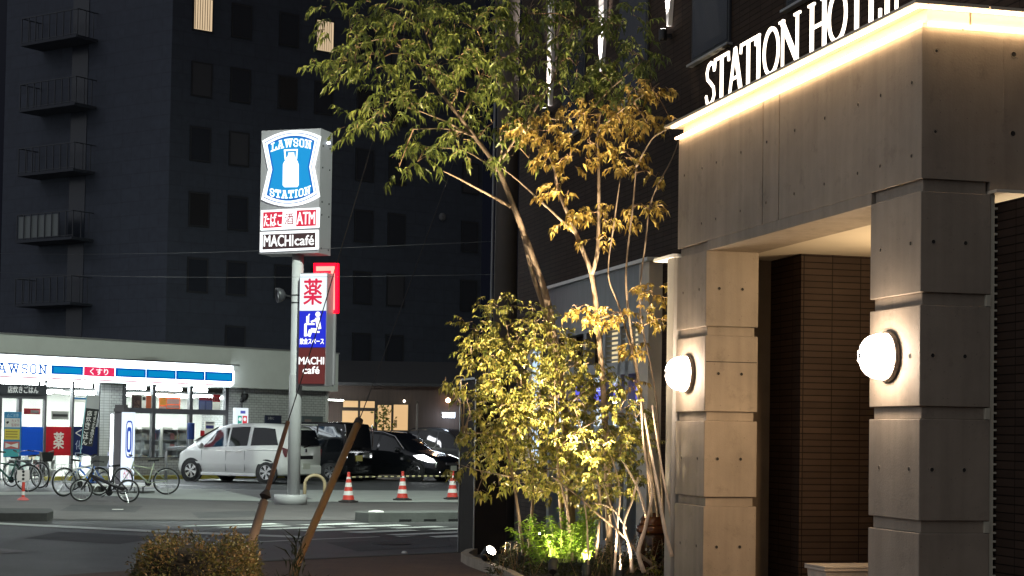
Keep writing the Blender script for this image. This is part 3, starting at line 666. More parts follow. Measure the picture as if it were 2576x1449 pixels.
# interior: floor, back wall, ceiling, ceiling lights
b = MB(); b.fbox(ST, -12, QW - .31, 0.0, .05, -.31, -8.5); b.build('floor', mat('shop_floor', (.55, .55, .53), .3), store)
b = MB(); b.fbox(ST, -12, QW - .31, .05, ZF, -7.0, -7.2); b.build('back_wall', mat('shop_wall', (.70, .70, .66), .6), store)
b = MB(); b.fbox(ST, -12, QW - .31, 2.92, 2.97, -.31, -6.99); b.build('ceiling', mat('shop_ceiling', (.75, .75, .72), .7), store)
b = MB()
for k in range(-5, 8):
    for o in (-.8, -2.6, -4.6): b.fbox(ST, k * 2.1 - .75, k * 2.1 + .75, 2.885, 2.918, o, o - .28)
b.build('ceiling_light', glow('tube_light', (.95, 1.0, .95), 26.0), store)
# glazing: mullions, transom, panes
zt = sz(450, 971); ztr = sz(450, 1036)
fr = MB()
gl = []
for xa, xb in ((312, 382), (391, 475.7), (484, 568)): gl.append((sq(xa), sq(xb), ztr + .1, zt))
for xa, xb in ((337, 385), (391, 475.7), (484, 568)): gl.append((sq(xa), sq(xb), sz(450, 1152) + .02, ztr - .08))
for xa, xb in ((116, 181.5), (184, 249)): gl.append((sq(xa), sq(xb), .06, sz(180, 965)))
for xa, xb in ((-60, -2), (1, 46), (53, 111)): gl.append((sq(xa), sq(xb), .06, sz(60, 1003)))
fr.fbox(ST, sq(311), q_r1, ztr - .08, ztr + .1, .02, -.12)
fr.fbox(ST, sq(311), q_r1, sz(450, 1152), sz(450, 1152) + .03, .03, -.14)
for x in (311.5, 386, 479.5, 569.5): fr.fbox(ST, sq(x) - .07, sq(x) + .07, sz(450, 1152) + .03, ZF, .025, -.11)
for x in (113.5, 182.7, 249.6): fr.fbox(ST, sq(x) - .035, sq(x) + .035, 0, ZF, .025, -.11)
for x in (-.5, 49.5): fr.fbox(ST, sq(x) - .06, sq(x) + .06, 0, sz(60, 1003), .025, -.11)
fr.fbox(ST, -4, sq(113), sz(60, 1003), sz(60, 1003) + .16, .03, -.12)
fr.build('window_frame', M_lintel, store)
for a_, b2, c_, d_ in gl:
    b = MB(); b.fbox(ST, a_, b2, c_, d_, -.04, -.05); b.build('window', M_glass, store)
# sign band
band = MB(); oB = .95
za = ST.px(10, 951, oB)[1]; zc_ = ST.px(10, 892, oB)[1]; qb0, qb1 = -8, ST.px(586, 940, oB)[0]
prof = [(.601, zc_), (oB, zc_ - .02), (oB + .06, zc_ - .2), (oB + .06, za + .1), (oB - .1, za), (.601, za)]
vs = [ST.pt(qb0, z, o) for o, z in prof] + [ST.pt(qb1, z, o) for o, z in prof]
n = len(prof); band.add(vs, [list(range(n)), list(range(n, 2 * n))] + [(i, (i + 1) % n, n + (i + 1) % n, n + i) for i in range(n)])
bandwhite = glow('band_white', (.84, .95, 1.0), 3.6)
bandobj = band.build('sign_band', bandwhite, store)
b = MB(); b.fbox(ST, -8, qb1 + .1, zc_ + .002, zc_ + .05, .601, oB + .25); b.build('eave', M_alu, store)
oF = oB + .062
blue = glow('band_blue', (.0, .27, .60), .95); blue2 = glow('band_blue_edge', (.0, .11, .50), .9); pink = glow('band_pink', (.85, .03, .12), .95); redl = glow('band_red', (.55, .10, .16), .7)
for xa, xb in ((129, 209), (290.8, 366.8), (368, 441.8), (443, 514.2), (515.6, 585), (-140, -70)):
    qa, z1_ = ST.px(xa, 918 + (xa - 130) * .042, oF); qb, z0_ = ST.px(xb, 944.7 + (xb - 208) * .042, oF)
    zl, zh = ST.px(xa, 941 + (xa - 130) * .043, oF)[1], z1_
    b = MB(); b.fbox(ST, qa, qb, zl, zh, oF - .005, oF + .004, 1); b.fbox(ST, qa + .09, qb - .07, zl + .05, zh - .06, oF + .004, oF + .007, 0)
    b.build('blue_panel', [blue, blue2], bandobj)
qa, qb = ST.px(211, 930, oF)[0], ST.px(288.5, 930, oF)[0]; zl, zh = ST.px(211, 945.5, oF)[1], ST.px(211, 921.6, oF)[1]
b = MB(); b.fbox(ST, qa, qb, zl, zh, oF - .005, oF + .004); pk = b.build('pink_panel', pink, bandobj)
text(ST, (qa + .30 * (qb - qa) * .66, qb - .22 * (qb - qa), zl + .05, zh - .05), 'くすり', oF, .008, 'lettering', glow('sign_white', (1, 1, 1), 1.2), pk, bold=.035)
b = MB(); zr = ST.px(10, 946.5, oF)[1]; q = -8
for xa, xb in ((-100, 127), (129, 207), (209, 288), (290, 365), (367, 440), (442, 514), (516, 583)):
    b.fbox(ST, ST.px(xa, 940, oF)[0] + .02, ST.px(xb, 940, oF)[0] - .02, zr - .03, zr + .015, oF - .005, oF + .003)
b.build('red_line', redl, bandobj)
LW = {'L': .9, 'A': 1.05, 'W': 1.3, 'S': .85, 'O': .85, 'N': 1.05}
b = MB(); qa, qb = ST.px(-31, 930, oF)[0], ST.px(119, 930, oF)[0]; z0_, z1_ = ST.px(60, 940.5, oF)[1], ST.px(60, 914, oF)[1]
word(b, ST, SLAB, 'LAWSON', qa, qb, z0_, z1_, .055, oF - .005, oF + .005, .14, widths=LW)
b.build('lettering', glow('band_letter', (.0, .12, .55), .8), bandobj)
# outside strip lights under the eave (bright tubes behind the top of the windows)
b = MB()
for xa, xb in ((318, 380), (396, 470), (489, 535), (118, 180), (186, 244), (2, 60), (64, 108)): b.fbox(ST, sq(xa), sq(xb), zt - .16, zt - .05, -.32, -.40)
b.build('strip_light', glow('strip_white', (.95, 1.0, 1.0), 34.0), store)
# black door banner
tb = empty('door_banner', ST.pt(2, sz(60, 980), .1), 'long black banner with white lettering above the shop door', 'banner')
z0_, z1_ = sz(60, 994), sz(60, 967)
b = MB(); b.fbox(ST, sq(-60), sq(111), z0_, z1_, .05, .09); bb = b.build('banner_board', mat('banner_black', (.02, .022, .024), .5), tb)
text(ST, (sq(14), sq(90), z0_ + .06, z1_ - .06), '店炊きごはん', .09, .006, 'lettering', M_white, tb, bold=.03)
# posters: (x0,x1,y0,y1,colour,o,label)
def poster(name, x0, x1, y0, y1, col, label, o=-.02, parts=(), emis=.0):
    za_, zb_ = sz(x0, y1), sz(x0, y0); qa_, qb_ = sq(x0), sq(x1)
    r = empty(name, ST.pt((qa_ + qb_) / 2, za_, o), label, 'poster')
    b = MB(); b.fbox(ST, qa_, qb_, za_, zb_, o, o + .012); b.build('sheet', papermat(name + '_sheet', col), r)
    for (u0, u1, v0, v1, c2, nm) in parts:
        b = MB(); b.fbox(ST, qa_ + (qb_ - qa_) * u0, qa_ + (qb_ - qa_) * u1, za_ + (zb_ - za_) * v0, za_ + (zb_ - za_) * v1, o + .013, o + .018); b.build(nm, papermat(nm + '_ink', c2), r)
    return r, qa_, qb_, za_, zb_
W_ = (.7, .69, .64)
poster('food_poster', 330, 381, 992, 1029, W_, 'food poster with brown dish picture and orange strip, left window', parts=[(.02, .50, .05, .95, (.16, .11, .10), 'picture'), (.14, .4, .1, .6, (.6, .4, .3), 'dish'), (.72, .98, .05, .95, (.75, .25, .12), 'orange_strip'), (.54, .69, .62, .85, (.08, .08, .08), 'numeral')])
poster('offer_poster', 400, 453, 998, 1030, (.75, .27, .14), 'orange offer poster with yellow disc, middle window', parts=[(.03, .33, .35, .93, (.85, .62, .15), 'disc'), (.37, .95, .45, .86, W_, 'text_block'), (.37, .95, .14, .36, W_, 'text_block'), (.03, .33, .05, .25, W_, 'text_block')])
poster('atm_poster', 500, 534, 999, 1034, (.13, .15, .26), 'dark blue notice poster with red head, right window', parts=[(.0, 1, .78, 1, (.5, .08, .10), 'red_head'), (.08, .42, .1, .7, (.28, .32, .48), 'text_block'), (.55, .92, .1, .7, (.28, .32, .48), 'text_block')])
poster('arrow_poster', 534.5, 553, 992, 1031, W_, 'red and white arrow poster beside the dark blue notice', parts=[(.0, 1, .52, 1, (.65, .09, .10), 'red_field'), (.1, .3, .58, .88, W_, 'numeral'), (.4, .9, .6, .8, W_, 'arrow')])
poster('window_panel', 53.5, 110, 1073, 1146, (.02, .14, .50), 'plain bright blue panel behind the shop door glass')
r_, qa, qb, z0_, z1_ = poster('medicine_poster', 116, 180, 1073, 1146, (.45, .03, .05), 'red medicine poster with one large white character')
text(ST, (qa + .3, qb - .28, z0_ + .22, z1_ - .18), '薬', 0, .004, 'lettering', mat('poster_white', (.75, .72, .66), .6), r_, bold=.025)
r_, qa, qb, z0_, z1_ = poster('navy_poster', 184, 248, 1073, 1146, (.02, .035, .13), 'navy blue poster with pale characters beside the tile pier')
text(ST, (qa + .1, qa + .38, z1_ - .35, z1_ - .08), 'く', 0, .004, 'lettering', M_white, r_); text(ST, (qa + .1, qa + .38, z1_ - .75, z1_ - .45), '化', 0, .004, 'lettering', mat('pale_blue', (.4, .45, .6), .6), r_)
text(ST, (qa + .1, qa + .36, z1_ - 1.15, z1_ - .85), '日', 0, .004, 'lettering', mat('pale_blue', (.4, .45, .6), .6), r_)
poster('hours_notice', 186, 219, 1000, 1011, W_, 'small white and blue notice high in the left window', parts=[(0, 1, .6, 1, (.05, .25, .55), 'blue_head')])
poster('grey_notice', 130, 173, 1034, 1055, (.33, .33, .31), 'grey text notice in the window above the red poster', parts=[(.06, .94, .35, .65, (.08, .08, .08), 'text_line')])
poster('red_notice', 86, 127, 1027, 1042, (.35, .06, .07), 'dark red notice behind the glass left of the grey notice', o=-.6, parts=[(.4, .9, .2, .7, W_, 'text_block')])
poster('white_notice', 517, 541, 1060, 1100, W_, 'white service notice with blue strip low in the right window', o=-.03, parts=[(.1, .9, .55, .75, (.08, .09, .35), 'blue_strip'), (.1, .9, .85, .98, (.35, .35, .38), 'text_line')])
poster('red_card', 514, 541, 1083, 1098, (.45, .05, .06), 'small red card low in the right window', o=-.2)
# shelves and goods seen through the glass
M_shelf = mat('shelf_grey', (.62, .62, .58), .5)
def shelf(qa, qb, o, label):
    t = empty('magazine_rack', ST.pt((qa + qb) / 2, .05, o), label, 'shelf')
    b = MB(); b.fbox(ST, qa, qb, .05, 1.75, o - .3, o - .34)
    for z in (.25, .6, .95, 1.3, 1.65): b.fbox(ST, qa, qb, z, z + .025, o, o - .299)
    for q in (qa, (qa + qb) / 2, qb): b.fbox(ST, q - .015, q + .015, .05, 1.75, o, o - .299)
    b.build('shelf_frame', M_shelf, t)
    cols = [(.6, .25, .22), (.7, .66, .55), (.65, .66, .6), (.7, .7, .66), (.3, .3, .3), (.62, .5, .3), (.4, .5, .45)]
    for z in (.276, .626, .976, 1.326):
        bb = MB(); q = qa + .03
        while q < qb - .25:
            w = random.uniform(.12, .24); bb.fbox(ST, q, q + w, z, z + random.uniform(.14, .26), o - .05, o - .25, random.randrange(7)); q += w + .012
        bb.build('goods', [mat('goods_colour', c, .5) for c in cols], t)
shelf(sq(337), sq(428), -.55, 'grey magazine rack in the shop, behind the left half of the window')
shelf(sq(436), sq(510), -.55, 'grey magazine rack in the shop, behind the middle pane')
shelf(sq(120), sq(240), -2.2, 'goods shelf deeper in the shop behind the red poster')
shelf(sq(0), sq(105), -2.6, 'goods shelf inside the shop behind the entrance door')

# things before the store
def standing_sign(name, x0, x1, yt, yb, Y, label, face, depth=.12, cat='sign'):
    p = at((x0 + x1) / 2, (yt + yb) / 2, Y); f = Frame((p.x, p.y, 0), (.9, .3))
    return f
# small lit tobacco style sign by the wall
qa, qb = sq(588, 1050, .5), sq(619, 1050, .5); z0_, z1_ = sz(600, 1110, .5), sz(600, 1026, .5)
t = empty('lit_box_sign', ST.pt((qa + qb) / 2, 0, .6), 'lit white box sign with green and red columns behind the white car', 'sign')
b = MB(); b.fbox(ST, qa, qb, z0_, z1_, .45, .62); b.fbox(ST, qa + .2, qb - .2, 0, z0_, .48, .58); b.build('light_case', glow('box_sign_white', (.85, .95, 1), 1.0), t)
qm = (qa + qb) / 2
b = MB(); b.fbox(ST, qa + .09, qm - .02, z0_ + .05, z1_ - .28, .621, .626); b.build('green_column', glow('sign_green', (.02, .38, .30), .9), t)
b = MB(); b.fbox(ST, qm + .02, qb - .06, z0_ + .05, z1_ - .28, .621, .626); b.build('red_column', glow('sign_red', (.75, .05, .07), .9), t)
b = MB(); b.fbox(ST, qa + .2, qb - .14, z1_ - .2, z1_ - .1, .621, .626); b.build('blue_strip', glow('sign_blue', (.1, .12, .5), .9), t)
b = MB()
for k in range(4):
    for c in ((qa + qm) / 2 + .04, (qm + qb) / 2 - .02):
        b.lathe(ST.pt(c, z1_ - .4 - k * .21, .6265), ST.n, [(.07, 0), (.065, .003)], 10)
b.build('characters', glow('sign_white_ink', (.9, .95, .95), 1.0), t)
b = MB(); b.tube([ST.pt(qm + .05, z1_, .53), ST.pt(qm + .05, z1_ + .2, .53)], .03, 8); b.lathe(ST.pt(qm + .05, z1_ + .2, .53), (0, 0, 1), [(.06, 0), (.09, .06), (.05, .14)], 12); b.build('beacon', M_black, t)
t = empty('wall_camera', ST.pt(sq(603), sz(603, 985), .2), 'black dome camera under the eave above the lit box sign', 'camera')
b = MB(); c = ST.pt(sq(603), sz(603, 990), .25); b.lathe(c, (0, 0, -1), [(.12, 0), (.14, .1), (.1, .2), (.02, .26)], 14); b.build('dome', M_black, t, smooth=True)
b = MB(); b.tube([c, c + Vector((0, 0, .14))], .03, 8); b.build('mount', M_grey, t)
# parcel locker right of the tile wall
qa, qb = sq(762, 1080, .5), sq(812, 1080, .5); z1_ = sz(790, 1047, .5)
t = empty('parcel_locker', ST.pt((qa + qb) / 2, 0, .3), 'dark grey parcel locker against the tiled wall beyond the sign pole', 'locker')
b = MB(); b.fbox(ST, qa, qb, 0, z1_, .02, .5); b.build('locker_body', mat('locker_grey', (.10, .12, .125), .5), t)
for k in range(3):
    b = MB(); b.fbox(ST, qa + .08, qa + .40, z1_ - .28 - k * .22, z1_ - .12 - k * .22, .501, .506); b.build('notice', mat('locker_note', (.25, .2, .19), .6), t)
qa, qb = sq(678, 1060, .3), sq(716, 1060, .3)
t = empty('navy_sign_board', ST.pt((qa + qb) / 2, 0, .3), 'navy notice board with white lettering on the tiled wall behind the white car', 'sign')
b = MB(); b.fbox(ST, qa, qb, sz(690, 1110, .3), sz(690, 1045, .3), .02, .12); b.build('board', mat('navy_board', (.025, .03, .06), .5), t)
text(ST, (qa + .08, qb - .35, sz(690, 1056, .3), sz(690, 1049, .3)), 'お得かに', .12, .004, 'lettering', M_white, t)
# yellow kerb in front of the wall, bumper rail
t = tag(MB().fbox(ST, sq(90), QW, 0, .13, .55, .75).build('yellow_kerb', mat('yellow_kerb_paint', (.42, .36, .05), .7, noise=.25, scale=3)), 'long yellow painted kerb along the foot of the shop front', 'kerb')
b = MB(); qa, qb = sq(418, 1150, 1.0), sq(478, 1150, 1.0); zt_ = sz(440, 1127, 1.0)
b.tube([ST.pt(qa, .0, 1.0), ST.pt(qa, zt_ - .15, 1.0), ST.pt(qa + .05, zt_ - .04, 1.0), ST.pt(qa + .16, zt_, 1.0), ST.pt(qb - .16, zt_, 1.0), ST.pt(qb - .05, zt_ - .04, 1.0), ST.pt(qb, zt_ - .15, 1.0), ST.pt(qb, 0, 1.0)], .05, 8)
tag(b.build('guard_rail', M_alu, smooth=True), 'low steel hoop guard rail before the shop window left of the white car', 'rail')
qa = sq(480, 1090, .9)
t = empty('blue_bollard', ST.pt(qa, 0, .9), 'grey post with a dark blue padded sleeve before the shop window', 'bollard')
b = MB(); b.lathe(ST.pt(qa, 0, .9), (0, 0, 1), [(.1, 0), (.1, sz(480, 1105, .9))], 14); b.build('post', M_grey, t)
b = MB(); b.lathe(ST.pt(qa, sz(480, 1105, .9), .9), (0, 0, 1), [(.125, 0), (.125, .55), (.1, .56)], 14); b.build('sleeve', mat('blue_sleeve', (.015, .05, .22), .6), t)

# ------------------------------------------------------------------ low restaurant beyond the cars
rc = at(1000, 1070, 69.0); RS = Frame((rc.x, rc.y, 0), (1, .05))
def rq(x, y=1050): return RS.px(x, y)[0]
def rz(x, y): return RS.px(x, y)[1]
rest = empty('restaurant', RS.pt(0, 0, -2), 'low dark brown restaurant with warm lit windows beyond the black cars', 'restaurant')
b = MB(); b.fbox(RS, rq(822), rq(1260), 0, rz(1000, 968), 0, -6); b.build('wall', mat('dark_timber', (.05, .03, .025), .7, noise=.25, scale=2, stretch=(8, 8, .5)), rest)
b = MB(); b.prism(Frame(RS.pt(rq(822) - .3, 0, 0), -RS.n, RS.e), [(-.7, rz(1000, 972)), (-.7, rz(1000, 965)), (3, rz(1000, 965) + 1.0), (6.5, rz(1000, 965)), (6.5, rz(1000, 972))], 0, rq(1260) - rq(822) + .6)
b.build('roof', mat('roof_dark', (.018, .018, .022), .8), rest)
WG = glow('warm_window', (1.0, .60, .27), .72)
for x0, x1, y0, y1 in ((863, 900, 1008, 1024), (906, 942, 1009, 1025.5), (861, 900, 1033, 1072), (906, 941, 1034, 1074), (950, 984, 1019, 1082), (990, 1026, 1018, 1082)):
    qa, qb, za_, zb_ = rq(x0), rq(x1), rz(x0, y1), rz(x0, y0)
    b = MB(); b.fbox(RS, qa - .05, qb + .05, za_ - .05, zb_ + .05, .002, .04); w = b.build('window', mat('window_timber', (.03, .018, .012), .6), rest)
    b = MB(); b.fbox(RS, qa, qb, za_, zb_, .041, .045); b.build('pane', WG, w)
b = MB(); b.fbox(RS, rq(990) + .02, rq(999), rz(990, 1076), rz(990, 1056), .046, .05); b.build('menu_board', mat('menu_brown', (.35, .2, .08), .6), rest)
b = MB(); b.tube([RS.pt(rq(1049), rz(1049, 1085), .12), RS.pt(rq(1049), rz(1049, 1016), .12), RS.pt(rq(1049), rz(1049, 1010), .2)], .045, 8); b.build('drain_pipe', mat('pipe_brown', (.10, .085, .075), .5), rest)
pt_ = empty('potted_plant', RS.pt(rq(966), rz(966, 1082), .25), 'leafy potted plant standing in front of a warm restaurant window', 'plant')
b = MB()
for k in range(150):
    p = RS.pt(rq(966) + random.gauss(0, .17), rz(966, 1052) + random.uniform(-.42, .45), .25 + random.gauss(0, .06)); d = Vector((random.gauss(0, 1), random.gauss(0, .4), random.gauss(.1, .7))).normalized(); s = d.cross(Vector((random.random(), 1, random.random()))).normalized()
    L = random.uniform(.09, .17); b.add([p, p + d * L * .5 + s * L * .24, p + d * L, p + d * L * .5 - s * L * .24], [(0, 1, 2, 3)])
b.build('foliage', leafmat('plant_leaf', [(.05, .08, .015), (.2, .2, .04), (.09, .12, .02)]), pt_, fix=False)
b = MB(); b.tube([RS.pt(rq(966), rz(966, 1082), .25), RS.pt(rq(966), rz(966, 1035), .25)], .015, 6); b.lathe(RS.pt(rq(966), rz(966, 1082) - .25, .25), (0, 0, 1), [(.12, 0), (.17, .25)], 14); b.build('pot', M_dark, pt_)
# bicycle silhouette standing at the lower left window
for nm, x, y, lab, r, e, c in (('eave_lamp', 1127, 1007, 'glowing orange round lamp under the restaurant eave near the pylon', .10, 9, (1, .55, .28)), ('small_eave_lamp', 1017, 1009, 'tiny white lamp above the right restaurant window', .05, 6, (1, .85, .65))):
    q, z = RS.px(x, y, .25); t = empty(nm, RS.pt(q, z, .25), lab, 'lamp')
    b = MB(); b.lathe(RS.pt(q, z - r, .25), (0, 0, 1), [(.01, 0), (r * .7, r * .3), (r, r), (r * .7, r * 1.7), (.01, 2 * r)], 14); b.build('bulb', glow('warm_bulb', c, e), t, smooth=True)
    b = MB(); b.tube([RS.pt(q, z + r, .25), RS.pt(q, z + r + .06, .25), RS.pt(q, z + r + .06, 0)], .02, 6); b.build('bracket', M_dark, t)
q, z = RS.px(1128, 1044.5, .6)
t = empty('tube_lamp', RS.pt(q, z, .6), 'horizontal bluish white fluorescent tube lamp above the small white van', 'lamp')
b = MB(); b.tube([RS.pt(rq(1113), z, .6), RS.pt(rq(1143), z, .6)], .09, 10); b.build('tube', glow('tube_blue', (.72, .85, 1.0), 16), t, smooth=True)
b = MB(); b.fbox(RS, rq(1110), rq(1146), z + .095, z + .13, .5, .7); b.fbox(RS, rq(1126), rq(1130), z + .1, z + .13, 0.01, .5); b.build('tube_housing', M_white, t)

# ------------------------------------------------------------------ pylon sign of the store
pb = G(730, 1268); SGN = Frame((pb.x, pb.y, 0), (.951, -.309))
def gq(x, y, o=0.0): return SGN.px(x, y, o)
sign = empty('pylon_sign', (pb.x, pb.y, 0), 'tall white pole sign with glowing blue milk can panel and stacked lit boxes', 'sign')
M_pole = mat('pole_paint', (.40, .40, .41), .45, noise=.06, scale=3)
M_cab = mat('sign_cabinet', (.21, .20, .215), .5, .1, noise=.06, scale=2)
qc = gq(741, 700)[0]; P0 = SGN.pt(0, 0, 0)
def pole_x(y): return gq({0: 0}.get(y, 0), y)
b = MB(); cx = gq(741, 1100)[0]
b.lathe(SGN.pt(cx, 0, 0), (0, 0, 1), [(.15, 0), (.15, 3.0), (.148, 3.02), (.135, 3.04), (.135, 6.2)], 24); pole = b.build('pole', M_pole, sign, smooth=False)
for p_ in pole.data.polygons: p_.use_smooth = abs(p_.normal.z) < .5
b = MB(); b.lathe(SGN.pt(gq(731, 1258)[0], -.01, 0), (0, 0, 1), [(.385, 0), (.385, .225), (.375, .235)], 36); o_ = b.build('base_drum', M_pole, sign)
for p_ in o_.data.polygons: p_.use_smooth = abs(p_.normal.z) < .5
b = MB()
for y in (745, 764): b.lathe(SGN.pt(cx, gq(741, y)[1], 0), (0, 0, 1), [(.14, 0), (.14, .03)], 20)
b.build('pole_band', M_dark, sign)
oC = .34; oD = -.34
(xa, _), (xb, _) = gq(655, 480, oC), gq(804, 480, oC)
z0_, z1_ = gq(650, 639, oC)[1], gq(659, 329, oC)[1]
b = MB(); b.fbox(SGN, xa, xb, z0_, z1_, oC, oD); cab = b.build('cabinet', M_cab, sign)
b = MB()
for z in (z0_ + .12, z0_ + .9, z0_ + 1.2, z0_ + 2.0, z0_ + 2.5):
    for o in (.2, -.2): b.lathe(SGN.pt(xb, z, o), SGN.e, [(.022, 0), (.022, .012)], 8)
b.build('rivet', M_dark, cab)
b = MB(); c_ = SGN.pt(xb + .0, gq(829, 352, oC)[1], -.05); b.lathe(c_, SGN.e, [(.03, 0), (.035, .06)], 10); b.build('side_lamp', glow('side_lamp_glow', (.7, .8, 1), 3), cab)
def F(pts, o): return [gq(613.4 + x / 4.2, 306.7 + y / 4.2, o) for x, y in pts]
def arc3(p0, p1, p2, n=10):                     # smooth curve through three points
    c = (2 * p1[0] - .5 * (p0[0] + p2[0]), 2 * p1[1] - .5 * (p0[1] + p2[1]))
    return [((1 - t) ** 2 * p0[0] + 2 * t * (1 - t) * c[0] + t * t * p2[0], (1 - t) ** 2 * p0[1] + 2 * t * (1 - t) * c[1] + t * t * p2[1]) for t in [i / n for i in range(n + 1)]]
LOGO = arc3((195, 200), (505, 90), (808, 150)) + [(738, 473)] + arc3((796, 786), (490, 889), (183, 820)) + [(256, 505)]
cxL, cyL = 497, 490
def inset(d): return [(cxL + (x - cxL) * (1 - d / 290), cyL + (y - cyL) * (1 - d / 385)) for x, y in LOGO]
LW_ = glow('logo_white', (.92, .98, 1.0), 1.7); LB = glow('logo_blue', (.0, .27, .62), 1.0); LBd = glow('logo_dark_blue', (.02, .10, .38), .8); LBm = glow('logo_rim_blue', (.0, .14, .55), .9)
b = MB(); b.prism(SGN, F(LOGO, oC + .06), oC + .001, oC + .06); logo = b.build('logo_panel', LW_, sign)
b = MB(); b.prism(SGN, F(inset(24), oC + .06), oC + .0605, oC + .063); b.build('logo_line', LBd, logo)
b = MB(); b.prism(SGN, F(inset(32), oC + .06), oC + .0635, oC + .066); b.build('logo_rim', LW_, logo)
b = MB(); b.prism(SGN, F(inset(54), oC + .06), oC + .0665, oC + .069, 0); b.prism(SGN, F(inset(74), oC + .06), oC + .0695, oC + .072, 1); b.build('logo_field', [LBm, LB], logo)
can = [(415, 450), (425, 425), (440, 405), (440, 385), (450, 375), (462, 370), (470, 345), (470, 325), (532, 322), (534, 345), (540, 370), (556, 375), (556, 395), (570, 420), (580, 450), (580, 668), (565, 688), (430, 690), (412, 670)]
b = MB(); b.prism(SGN, F(can, oC + .07), oC + .0725, oC + .078)
for poly in ([(440, 392), (432, 300)], [(432, 300), (563, 295)], [(563, 295), (556, 385)]):
    p, q = F(poly, oC + .07); v = Vector((q[0] - p[0], q[1] - p[1])).normalized(); nn = Vector((-v.y, v.x)) * .018
    b.prism(SGN, [(p[0] - v.x * .015 + nn.x, p[1] - v.y * .015 + nn.y), (q[0] + v.x * .015 + nn.x, q[1] + v.y * .015 + nn.y), (q[0] + v.x * .015 - nn.x, q[1] + v.y * .015 - nn.y), (p[0] - v.x * .015 - nn.x, p[1] - v.y * .015 - nn.y)], oC + .0725, oC + .0772)
b.build('milk_can', LW_, logo)
def lw_word(s, x0, y0, x1, y1, hgt, bow, nm):
    (qa, za_), (qb, zb_) = F([(x0, y0), (x1, y1)], oC + .07); h = hgt / 4.2 / 119; qm = (qa + qb) / 2
    w = lambda q: za_ + (zb_ - za_) * (q - qa) / (qb - qa) + bow * (1 - ((q - qm) / (qb - qa) * 2) ** 2)
    b = MB(); word(b, SGN, SLAB, s, qa, qb, 0, h, .031, oC + .0725, oC + .078, .1, warp=w, widths=LW if 'W' in s else {'I': .55, 'T': .9, 'A': 1.0, 'S': .85, 'O': .85, 'N': 1.0}); b.build(nm, LW_, logo)
lw_word('LAWSON', 288, 318, 716, 290, 100, .085, 'lettering'); lw_word('STATION', 272, 782, 705, 757, 95, -.085, 'lettering')
def panel(pts, name, m, o0, o1, parent):
    b = MB(); b.prism(SGN, F(pts, oC + .05), o0, o1); return b.build(name, m, parent)
p2 = panel([(180, 935), (798, 905), (790, 1115), (175, 1145)], 'word_panel', LW_, oC + .001, oC + .05, sign)
RED = glow('panel_red', (.68, .02, .06), .95)
panel([(205, 955), (412, 945), (400, 1112), (202, 1125)], 'red_field', RED, oC + .0505, oC + .054, p2)
panel([(560, 935), (766, 925), (762, 1096), (552, 1106)], 'red_field', RED, oC + .0505, oC + .054, p2)
def ptext(body, x0, x1, y0, y1, m, parent, fr=SGN, o=oC + .055, bold=0.0):
    (qa, zb_), (qb, za_) = F([(x0, y0), (x1, y1)], oC + .05); return text(fr, (qa, qb, za_, zb_), body, o, .001, 'lettering', m, parent, bold)
INKW = glow('ink_white', (1, 1, 1), 1.5)
ptext('たばこ', 215, 405, 970, 1100, INKW, p2, bold=.015); ptext('ATM', 562, 750, 955, 1078, INKW, p2, bold=.018)
ptext('酒', 435, 525, 965, 1083, glow('ink_red', (.35, .01, .03),   .9), p2, bold=.01)
p3 = panel([(172, 1165), (785, 1140), (785, 1345), (168, 1375)], 'cafe_panel', LW_, oC + .001, oC + .05, sign)
panel([(200, 1190), (757, 1168), (757, 1325), (197, 1350)], 'dark_field', glow('panel_brown', (.05, .022, .024), .9), oC + .0505, oC + .054, p3)
ptext('MACHI', 215, 520, 1200, 1312, INKW, p3, bold=.022); ptext('café', 540, 740, 1200, 1300, INKW, p3, bold=.022)
# lower cabinet on the side of the pole
def F2(pts, o=oC): return [gq(664.5 + x / 3.908, 626.2 + y / 3.908, o) for x, y in pts]
(xa2, z1b), (xb2, _) = F2([(350, 235), (612, 235)]); z0b = F2([(345, 1345)])[0][1]
b = MB(); b.fbox(SGN, xa2, xb2, z0b, z1b, oC - .06, -.18); low = b.build('lower_cabinet', M_cab, sign)
b = MB(); b.fbox(SGN, cx - .05, xa2 + .1, z0b + .4, z0b + .46, .05, -.05); b.fbox(SGN, cx - .05, xa2 + .1, z1b - .5, z1b - .44, .05, -.05); b.build('bracket', M_dark, low)
def lp(y0, y1, nm, m):
    (q0_, zb_), (q1_, za_) = F2([(360, y0), (612, y1)]); b = MB(); b.fbox(SGN, xa2 + .012, xb2 - .012, za_, zb_, oC - .0595, oC + .001); return b.build(nm, m, low), (xa2 + .012, xb2 - .012, za_, zb_)
a1, r1 = lp(245, 604, 'medicine_panel', glow('panel_white', (.82, .93, 1.0), 1.05))
a2, r2 = lp(612, 966, 'seat_panel', glow('panel_blue', (.01, .02, .62), .95))
a3, r3 = lp(972, 1326, 'cafe_panel', glow('panel_redbrown', (.13, .018, .016), .8))
def inr(r, u0, u1, v0, v1): return (r[0] + (r[1] - r[0]) * u0, r[0] + (r[1] - r[0]) * u1, r[2] + (r[3] - r[2]) * v0, r[2] + (r[3] - r[2]) * v1)
text(SGN, inr(r1, .16, .86, .16, .86), '薬', oC + .001, .004, 'lettering', glow('ink_crimson', (.72, .01, .06), .95), a1, .02)
text(SGN, inr(r2, .04, .97, .08, .25), '飲食スペース', oC + .001, .004, 'lettering', INKW, a2, .03)
